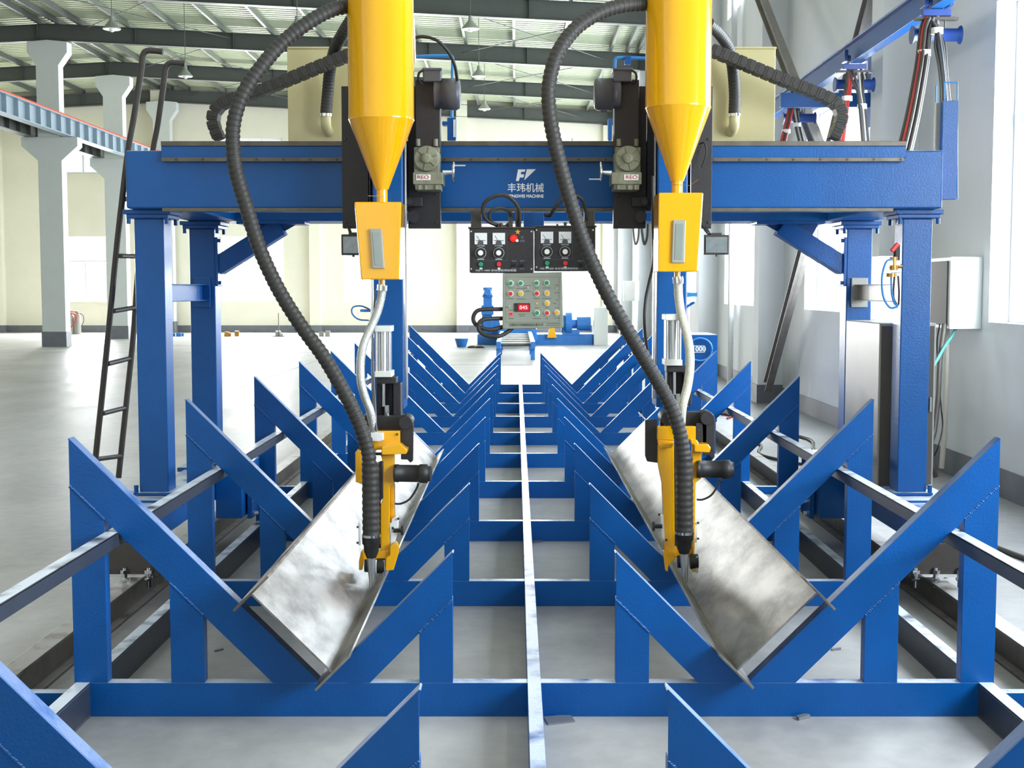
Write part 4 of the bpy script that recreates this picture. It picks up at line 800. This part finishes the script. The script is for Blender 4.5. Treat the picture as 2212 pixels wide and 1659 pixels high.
# ================================================================ RIGHT SIDE
# festoon beam and its cable trolleys
XF = 2.93
t = thing('festoon_beam', 'blue overhead cable-trolley beam running lengthwise near the window wall', 'beam', (XF, 10.5, 3.55))
s = MB(); s.box(XF - .004, 5.5, 3.56, XF + .004, 17, 3.73); s.box(XF - .045, 5.5, 3.55, XF + .045, 17, 3.56); s.box(XF - .045, 5.5, 3.73, XF + .045, 17, 3.74); obj('i_beam', s, 'blue', t, .002)
s = MB(); s.box(2.62, 13.0, 3.40, 3.6, 13.08, 3.54); s.box(3.5, 12.95, 3.2, 3.6, 13.1, 4.15); s.box(3.6, 13.0, 3.3, XW, 13.06, 3.36); s.box(3.6, 13.0, 4.0, XW, 13.06, 4.06); obj('wall_bracket', s, 'blue', t, .003)
def fest(Y, lab):
    t = thing('cable_trolley', lab, 'cable trolley', (XF, Y, 3.3), 'cable trolleys on the festoon beam')
    s = MB(); s.box(XF - .1, Y - .06, 3.56, XF - .07, Y + .06, 3.66); s.box(XF + .07, Y - .06, 3.56, XF + .1, Y + .06, 3.66); s.box(XF - .1, Y - .02, 3.50, XF + .1, Y + .02, 3.545)
    for dx in (-.065, .047):
        for dy in (-.04, .04): s.cyl((XF + dx, Y + dy, 3.59), (XF + dx + .018, Y + dy, 3.59), .025, 14)
    obj('wheel_block', s, 'navy', t, .002)
    s = MB(); s.cyl((XF, Y, 3.5), (XF, Y, 3.44), .02, 10); s.box(XF - .15, Y - .03, 3.47, XF + .15, Y + .03, 3.49)
    for dx in (-.06, .06): s.cyl((XF + dx, Y, 3.33), (XF + dx, Y, 3.48), .005, 8)
    obj('clamp_bar', s, 'darkst', t, .001)
    s = MB(); s.rev((XF - .17, Y, 3.37), (1, 0, 0), [(0, .065), (.01, .06), (.02, .045), (.32, .045), (.33, .06), (.34, .065)], 24); obj('saddle_roller', s, 'navy', t)
    return t
fest(9.2, 'blue cable trolley on the overhead beam, nearest of three'); fest(11.4, 'blue cable trolley on the overhead beam, middle of three'); fest(13.6, 'blue cable trolley on the overhead beam, farthest, beside the cream cabinet')
def bundle(lab, paths, r_, mats, ties):
    t = thing('cable_bundle', lab, 'cable bundle', path(paths[0])[-1], 'hanging cable bundles')
    for i, p_ in enumerate(paths):
        s = MB(); s.tube(path(p_), r_, 8); obj('cable', s, mats[i % len(mats)], t)
    for (x, y, Y, w_) in ties:
        s = MB(); q = at(x, y, Y); s.cyl(q - Vector((0, 0, .02)), q + Vector((0, 0, .02)), w_, 16); obj('tape_tie', s, 'clampw', t)
def offs(base, dxs): return [[(x + d[0] * (1 if len(d) < 3 else 1), y, Y + d[1]) for x, y, Y in base] for d in dxs]
b1 = [(2008, 38, 9.2), (2000, 60, 9.16), (1996, 90, 9.1), (1992, 130, 9.0), (1984, 180, 8.8), (1973, 240, 8.6), (1962, 290, 8.4), (1952, 330, 8.25)]
bundle('red and black cable bundle hanging from the nearest cable trolley down to the beam', [[(x + dx * (1 + i * .05), y, Y + dy) for i, (x, y, Y) in enumerate(b1)] for dx, dy in ((-10, 0), (-5, -.03), (0, -.05), (4, .0), (8, -.03), (11, 0))], .012, ['greyc', 'redc', 'greyc', 'rubber', 'greyc', 'greyc'], [(1996, 115, 9.04, .045)])
b2 = [(2008, 40, 9.2), (2018, 52, 9.15), (2026, 68, 9.1), (2031, 100, 9.0), (2036, 140, 8.6), (2040, 180, 8.0), (2043, 226, 7.3)]
bundle('dark grey cable bundle fanning into the blue tray at the right end of the gantry', [[(x + dx * (.4 if i < 3 else 1.0 + .25 * math.sin(i)), y, Y + dy) for i, (x, y, Y) in enumerate(b2)] for dx, dy in ((-11, 0), (-7, .02), (-3, -.02), (2, -.03), (6, 0), (10, .02))], .0085, ['greyc', 'rubber', 'greyc', 'motor'], [(2024, 67, 9.1, .042)])
b3 = [(1838, 152, 11.4), (1836, 175, 11.3), (1832, 205, 11.2), (1826, 240, 11.1), (1818, 305, 10.9)]
bundle('red cable bundle under the middle cable trolley', [[(x + dx, y, Y) for x, y, Y in b3] for dx in (-7, -2, 3)], .014, ['greyc', 'redc', 'redc'], [(1830, 213, 11.17, .045)])
b4 = [(1846, 152, 11.38), (1852, 170, 11.3), (1857, 200, 11.2), (1862, 235, 11.1), (1868, 305, 10.9)]
bundle('grey cable bundle under the middle cable trolley, right of the red one', [[(x + dx * (1.4 if i < 2 else .5), y, Y + .01 * dx) for i, (x, y, Y) in enumerate(b4)] for dx in (-9, -3, 3, 9, 15)], .011, ['greyc', 'motor', 'pvc'], [(1862, 230, 11.12, .04)])
b5 = [(1708, 235, 13.6), (1704, 255, 13.5), (1698, 280, 13.4), (1692, 305, 13.3)]
bundle('short red cable bundle under the farthest cable trolley', [[(x + dx, y, Y) for x, y, Y in b5] for dx in (-4, 0, 4)], .014, ['redc', 'greyc', 'redc'], [(1698, 284, 13.4, .045)])
b6 = [(1716, 235, 13.6), (1720, 260, 13.5), (1725, 285, 13.4), (1730, 305, 13.3)]
bundle('short grey cable bundle under the farthest cable trolley, right of the red one', [[(x + dx, y, Y) for x, y, Y in b6] for dx in (-4, 0, 5)], .013, ['greyc', 'pvc'], [(1722, 270, 13.46, .04)])
# crossed wall struts between two pillars
def strutm(p0, p1, lab):
    s = MB(); p0 = Vector(p0); p1 = Vector(p1); d = (p1 - p0).normalized()
    u = d.cross(Vector((1, 0, 0))).normalized() * .078
    s.beam(p0, p1, .17, .012, (1, 0, 0)); s.beam(p0 + u, p1 + u, .012, .1, (1, 0, 0)); s.beam(p0 - u, p1 - u, .012, .1, (1, 0, 0))
    tag(obj('wall_strut', s, 'strut'), lab, 'strut', 'crossed wall struts')
strutm((3.5, 18.0, .25), (3.5, 12.0, 5.35), 'dark diagonal steel strut leaning against the right wall, foot beside the far pillar')
strutm((3.27, 19.3, 6.59), (3.27, 12.65, 2.1), 'dark diagonal steel strut coming down from the top beside the cream cabinet')
# cabinet riding on the right carriage between the posts
t = thing('control_cabinet', 'tall grey sheet-metal cabinet standing between the two right gantry posts', 'cabinet', (2.145, 7.45, .503))
s = MB(); s.box(1.99, 7.1, .503, 2.30, 7.82, 1.415); obj('body', s, 'cabgrey', t, .005)
s = MB(); s.box(2.0, 7.093, .52, 2.29, 7.1, 1.40); obj('door', s, 'cabdark', t, .002)
s = MB(); s.box(2.268, 7.082, .93, 2.28, 7.093, 1.01); obj('door_handle', s, 'chrome', t, .002)
# wall cabinet
t = thing('wall_cabinet', 'wide pale electrical cabinet with dark door, fixed to the right wall below the window', 'cabinet', (3.6, 11.4, 1.28))
s = MB(); s.box(3.49, 10.45, 1.28, XW, 12.15, 1.86); obj('body', s, 'cabwhite', t, .006)
s = MB(); s.box(3.478, 10.5, 1.31, 3.49, 11.3, 1.83); s.box(3.478, 11.34, 1.31, 3.49, 12.1, 1.83); obj('door', s, 'cabdark', t, .002)
s = MB(); s.pbox(1897, 553, 1937, 692, 10.9, .3); o = obj('side_box', s, 'cabwhite', t, .004)
# conduits / cables below
for i, (pts, r_, m, lab) in enumerate((
    ([(2046, 700, 10.6), (2044, 800, 10.6), (2041, 900, 10.6), (2037, 975, 10.6), (2034, 1012, 10.6)], .022, 'pvc', 'pale vertical conduit dropping from the wall cabinet to the floor'),
    ([(2040, 700, 10.5), (2030, 780, 10.4), (2026, 860, 10.3), (2018, 930, 10.2), (2010, 960, 10.1), (2012, 1000, 10.0), (2022, 1030, 10.0)], .022, 'greyc', 'grey cable bundle drooping from the wall cabinet to the floor'),
    ([(2030, 700, 10.6), (2024, 740, 10.5), (2027, 800, 10.4), (2033, 880, 10.3), (2036, 920, 10.3), (2028, 960, 10.2), (2018, 985, 10.2)], .006, 'rubber', 'thin black wire drooping below the wall cabinet'),
    ([(2068, 703, 10.5), (2055, 728, 10.5), (2040, 750, 10.4), (2020, 785, 10.2), (1995, 820, 9.9)], .012, 'tealc', 'teal cable slanting down left from the wall cabinet'))):
    s = MB(); s.tube(path(pts), r_, 8); tag(obj('wall_cable', s, m), lab, 'cable')
# welding power source by the wall
t = thing('welding_power_source', 'blue welding power source marked 1000 against the right wall', 'welding machine', (2.1, 15.3, 0))
a = at(1462, 723, 15); b_ = at(1551, 723, 15)
s = MB(); s.box(a.x, 15, .06, b_.x, 15.8, a.z); bd = obj('body', s, 'blue', t, .008)
s = MB(); s.box(a.x + .05, 15.05, 0, b_.x - .05, 15.7, .06); obj('feet', s, 'darkst', t)
q = at(1509, 754, 15); s = MB(); 
for aa in ((1490, 746.5, 1523, 748), (1490, 760, 1523, 761.5), (1521.5, 746.5, 1523, 761.5), (1490, 746.5, 1491.5, 761.5)): s.pbox(*aa, 14.997, .003)
obj('sign_frame', s, 'letter', t); text('front_lettering', '1000', .075, 'letter', t, q.x + .003, 14.996, q.z, .15, bold=.003)
s = MB(); c0 = at(1512, 755, 14.97); s.tube([c0 + Vector((.14 * math.cos(k * .52), 0, .13 * math.sin(k * .52))) for k in range(13)], .012, 8); obj('coiled_air_hose', s, 'bluetube', t)
# air unit on the right front post
t = thing('air_regulator', 'brass and black air regulator with blue tubes beside the right front post', 'air regulator', at(1930, 600, 6.9), None)
s = MB(); s.cyl(at(1930, 555, 6.85), at(1930, 585, 6.85), .022, 16); s.cyl(at(1925, 590, 6.85), at(1925, 598, 6.85), .028, 16); s.cyl(at(1920, 575, 6.85), at(1948, 575, 6.85), .012, 10); obj('filter_bowl', s, 'copper', t)
s = MB(); s.pbox(1922, 562, 1946, 574, 6.83, .05); s.pbox(1926, 583, 1946, 589, 6.82, .05); obj('valve_body', s, 'alu', t, .003)
s = MB(); s.pbox(1934, 528, 1944, 562, 6.86, .04); s.cyl(at(1935, 540, 6.85), at(1935, 562, 6.85), .014, 12); obj('valve_block', s, 'rubber', t, .002)
s = MB(); s.beam(at(1926, 543, 6.83), at(1940, 526, 6.83), .025, .02); obj('red_lever', s, 'red', t, .003)
s = MB(); s.tube(path([(1934, 560, 6.84), (1915, 565, 6.83), (1905, 600, 6.83), (1908, 640, 6.83), (1922, 664, 6.83), (1938, 663, 6.85)]), .0055, 8); s.tube(path([(1925, 597, 6.84), (1926, 630, 6.83), (1932, 655, 6.84), (1940, 660, 6.86)]), .0055, 8); obj('air_tube', s, 'bluetube', t)
s = MB(); s.tube(path([(1932, 598, 6.85), (1930, 640, 6.85), (1938, 660, 6.86)]), .005, 8); s.tube(path([(1940, 596, 6.85), (1942, 630, 6.85), (1941, 658, 6.86)]), .005, 8); obj('dark_tube', s, 'rubber', t)
# floor cables
for pts, r_, m, lab in (
    ([(1.95, 14.3), (2.3, 13.8), (2.5, 13.2), (2.35, 12.4), (2.6, 11.7), (2.9, 11.2), (2.75, 10.5), (3.0, 10.0)], .014, 'greyc', 'grey cable snaking over the floor along the right wall, beside the cradle'),
    ([(2.6, 16.5), (3.0, 15.5), (2.9, 14.6), (3.1, 13.6), (2.95, 12.6), (3.2, 11.6), (3.1, 10.4), (3.3, 9.2), (2.95, 8.2), (3.1, 7.0)], .016, 'greyc', 'long grey cable on the floor close to the right wall skirting'),
    ([(2.45, 18.5), (2.7, 17.6), (2.5, 17.0), (2.75, 16.4), (2.6, 15.9)], .012, 'redc', 'thin red cable on the floor behind the blue power source'),
    ([(2.3, 7.0), (2.7, 7.6), (2.95, 8.4), (2.8, 9.2), (3.1, 9.9)], .018, 'pvc', 'pale cable on the floor at the foot of the wall cabinet cables')):
    s = MB(); s.tube([(x, y, r_ + .001) for x, y in pts], r_, 8); tag(obj('floor_cable', s, m), lab, 'cable')
# small grey box and hanging wires on far right pillar
t = thing('switch_box', 'small grey switch box on the far right pillar, left of the right boom', 'switch box', (3.25, 36.0, 1.5))
s = MB(); s.pbox(1348, 607, 1381, 650, 36.0, .2); obj('body', s, 'cabwhite', t, .006)
s = MB(); s.pbox(1349, 608, 1371, 649, 35.985, .015); obj('door', s, 'cabgrey', t, .004)
for x in (1373, 1392):
    s = MB(); s.tube(path([(x - 6, 470, 36.17), (x - 5, 500, 36.17), (x, 528, 36.17), (x + 6, 510, 36.17), (x + 7, 470, 36.17)]), .03, 8); tag(obj('hanging_cable_loop', s, 'greyc'), 'grey cable loop hanging from behind the right carriage plate, %s one' % ('left' if x < 1380 else 'right'), 'cable', 'cable loops')
s = MB(); s.cyl((3.62, 21.9, 0), (3.62, 21.9, 7.6), .05, 10); tag(obj('down_pipe', s, 'plasterr'), 'white vertical down pipe on the right wall beside the third window', 'pipe')

# ================================================================ FAR END
t = thing('rolling_machine', 'bright blue machine with upright post and long base, far end of the hall', 'machine', at(1150, 745, 37.4))
Yd = 37.4
s = MB(); s.pbox(1031, 722, 1281, 746, Yd, .9); obj('base_frame', s, 'machblue', t, .02)
s = MB(); s.pbox(1044, 621, 1063, 722, Yd + .2, .3); s.pbox(1042, 637, 1065, 642, Yd + .15, .4); s.pbox(1040, 660, 1066, 680, Yd + .1, .5); c_ = at(1053, 631, Yd + .15); s.rev((c_.x, Yd + .05, c_.z), (0, 1, 0), [(0, .1), (.15, .12)], 16); s.pprism([(1036, 722), (1042, 680), (1078, 690), (1086, 722)], Yd + .3, .4); obj('upright', s, 'machblue', t, .01)
s = MB(); s.pbox(1076, 711, 1160, 735, Yd - .6, .6); s.pbox(1090, 700, 1155, 712, Yd - .3, .6); obj('roller_table', s, 'machblue', t, .01)
a = at(1086, 712, Yd - .4); b_ = at(1158, 712, Yd - .4); s = MB(); s.cyl(a, b_, .06, 14); obj('roller', s, 'rail', t)
c_ = at(1213, 700, Yd); s = MB(); s.cyl((c_.x, Yd + .2, c_.z), (c_.x + .12, Yd + .2, c_.z), .26, 20); s.cyl((c_.x + .12, Yd + .2, c_.z), (c_.x + .3, Yd + .2, c_.z), .33, 22); s.cyl((c_.x + .3, Yd + .2, c_.z), (c_.x + .45, Yd + .2, c_.z), .12, 16); s.cyl((c_.x + .45, Yd + .2, c_.z), (c_.x + .85, Yd + .2, c_.z), .2, 20); s.pbox(1215, 712, 1252, 724, Yd, .5); obj('gear_motor', s, 'machblue', t, .0)
s = MB(); s.pprism([(1183, 694), (1202, 694), (1198, 712), (1203, 730), (1181, 730), (1187, 712)], Yd - .1, .5); obj('yellow_stand', s, 'yellow', t, .01)
s = MB(); s.pbox(1283, 664, 1313, 751, Yd - .1, .7); tag(obj('switch_cabinet', s, 'cabwhite', None, .01), 'pale grey upright switch cabinet at the right end of the far blue machine', 'cabinet')
t = thing('roller_conveyor', 'low blue conveyor frame with cross rollers leading to the far blue machine', 'conveyor', at(1118, 779, 29.3))
for xa in (-.4, .38):
    s = MB(); s.box(xa - .05, 29.3, .25, xa + .05, 36.7, .42); obj('side_member', s, 'machblue', t, .005)
    for yy in (29.4, 31.8, 34.2, 36.5):
        s = MB(); s.box(xa - .05, yy, 0, xa + .05, yy + .1, .25); obj('leg', s, 'machblue', t)
for k in range(12):
    s = MB(); s.cyl((-.35, 29.6 + k * .6, .34), (.33, 29.6 + k * .6, .34), .035, 10); obj('roller', s, 'cabwhite' if k % 2 else 'rail', t)
q = at(997, 752, 36); s = MB(); s.rev((q.x, 36, 0), (0, 0, 1), [(0, .12), (.02, .13), (.22, .19), (.24, .2), (.24, .18)], 20); tag(obj('basin', s, 'machblue'), 'small blue basin on the floor left of the far machine', 'basin')
for x, lab in ((1020, 'small dark lump on the floor right of the blue basin, nearer the basin'), (1036, 'small dark lump on the floor right of the blue basin, nearer the machine')):
    q = at(x, 752, 35.5); s = MB(); s.ball((q.x, 35.5, .0), .13, 12, (1.1, 1, .5)); s.v = [(a, b, max(c, 0)) for a, b, c in s.v]; tag(obj('debris_heap', s, 'darkst'), lab, 'debris', 'debris by the basin')
# gas bottle cart at far left
t = thing('gas_cylinder_cart', 'pair of grey gas cylinders with red hose, right of the nearest column', 'gas cylinders', at(160, 719, 46.5))
for x in (153, 168):
    q = at(x, 718, 46.5); s = MB(); s.rev((q.x, 46.5, 0), (0, 0, 1), [(0, .12), (.62, .12), (.72, .08), (.78, .04), (.84, .04)], 16); obj('cylinder', s, 'cabgrey', t)
s = MB(); s.tube(path([(150, 676, 46.3), (162, 680, 46.3), (164, 690, 46.3), (156, 704, 46.3), (150, 708, 46.3)]), .025, 8); s.tube(path([(150, 673, 46.3), (168, 674, 46.3)]), .02, 8); obj('red_hose', s, 'redc', t)
s = MB(); s.tube(path([(168, 676, 46.4), (178, 680, 46.4), (181, 692, 46.4), (176, 705, 46.4)]), .012, 6); obj('black_hose', s, 'rubber', t)
for x, lab, m in ((375, 'small blue part on the far floor, left of the rear left post', 'machblue'), (418, 'small tan part on the far floor, left of the rear left post', 'copper'), (492, 'small tan part on the far floor, right of the rear left post', 'copper'), (590, 'small grey part on the far floor, left of the long left hose', 'cabgrey'), (697, 'small pale blocks on the far floor, right of the long left hose', 'cabgrey')):
    q = at(x, 724, 44); s = MB()
    for k in range(4): dx_ = random.uniform(-.18, .18); s.box(q.x + dx_, 44 + k * .1, 0, q.x + dx_ + .15, 44.08 + k * .1, random.uniform(.08, .2))
    tag(obj('floor_parts', s, m), lab, 'parts')
s = MB(); s.box(-11.55, 43.9, 0, -11.45, 44, .9) if False else None
q = at(602, 722, 44); s = MB(); s.cyl((q.x, 44, 0), (q.x, 44, .8), .015, 8); s.box(q.x - .2, 43.9, 0, q.x + .2, 44.1, .03); tag(obj('thin_stand', s, 'wire'), 'thin upright rod by the back wall left of the long left hose', 'stand')
# floor scraps and painted joints
s = MB(); s.pprism([(0, 0), (1, 0), (1, 1)], 1, .1) if False else None
def scrap(pts, lab, h=.006):
    P_ = []
    for x, y in pts:
        a_ = math.atan((PY - y) / F) - TH; Yg = HC / -math.tan(a_); P_.append((at(x, y, Yg).x, Yg))
    n = len(P_); v = [(x, y, 0.001) for x, y in P_] + [(x, y, h) for x, y in P_]
    s = MB(); s.add(v, [tuple(range(n - 1, -1, -1)), tuple(range(n, 2 * n))] + [(i, (i + 1) % n, n + (i + 1) % n, n + i) for i in range(n)]); tag(obj('scrap_plate', s, 'scrap'), lab, 'scrap')
scrap([(1174, 1551), (1232, 1546), (1242, 1560), (1184, 1567)], 'flat grey steel scrap on the floor right of the centre spine, front bay')
scrap([(1720, 1552), (1745, 1546), (1750, 1551), (1726, 1557)], 'small dark scrap piece under the front cross beam, right half', .012)
scrap([(1150, 1170), (1168, 1166), (1172, 1172), (1154, 1174)], 'tiny grey scrap on the floor right of the centre spine, third bay')
scrap([(462, 1407), (482, 1402), (483, 1404), (464, 1409)], 'tiny brown sliver on the floor left of the left H-beam')
scrap([(1796, 1403), (1817, 1401), (1817, 1404), (1798, 1406)], 'tiny brown sliver on the floor right of the right H-beam')
s = MB(); s.box(-13.2, 36.9, .0005, -3.5, 36.93, .0025); s.box(-12, 33, .0005, -3.0, 33.02, .0025); s.box(-3.5, 27.5, .0005, 3.4, 27.52, .0025); s.box(-4.5, 20.9, .0005, -4.48, 33, .0025)
trim(s, 'skirt')
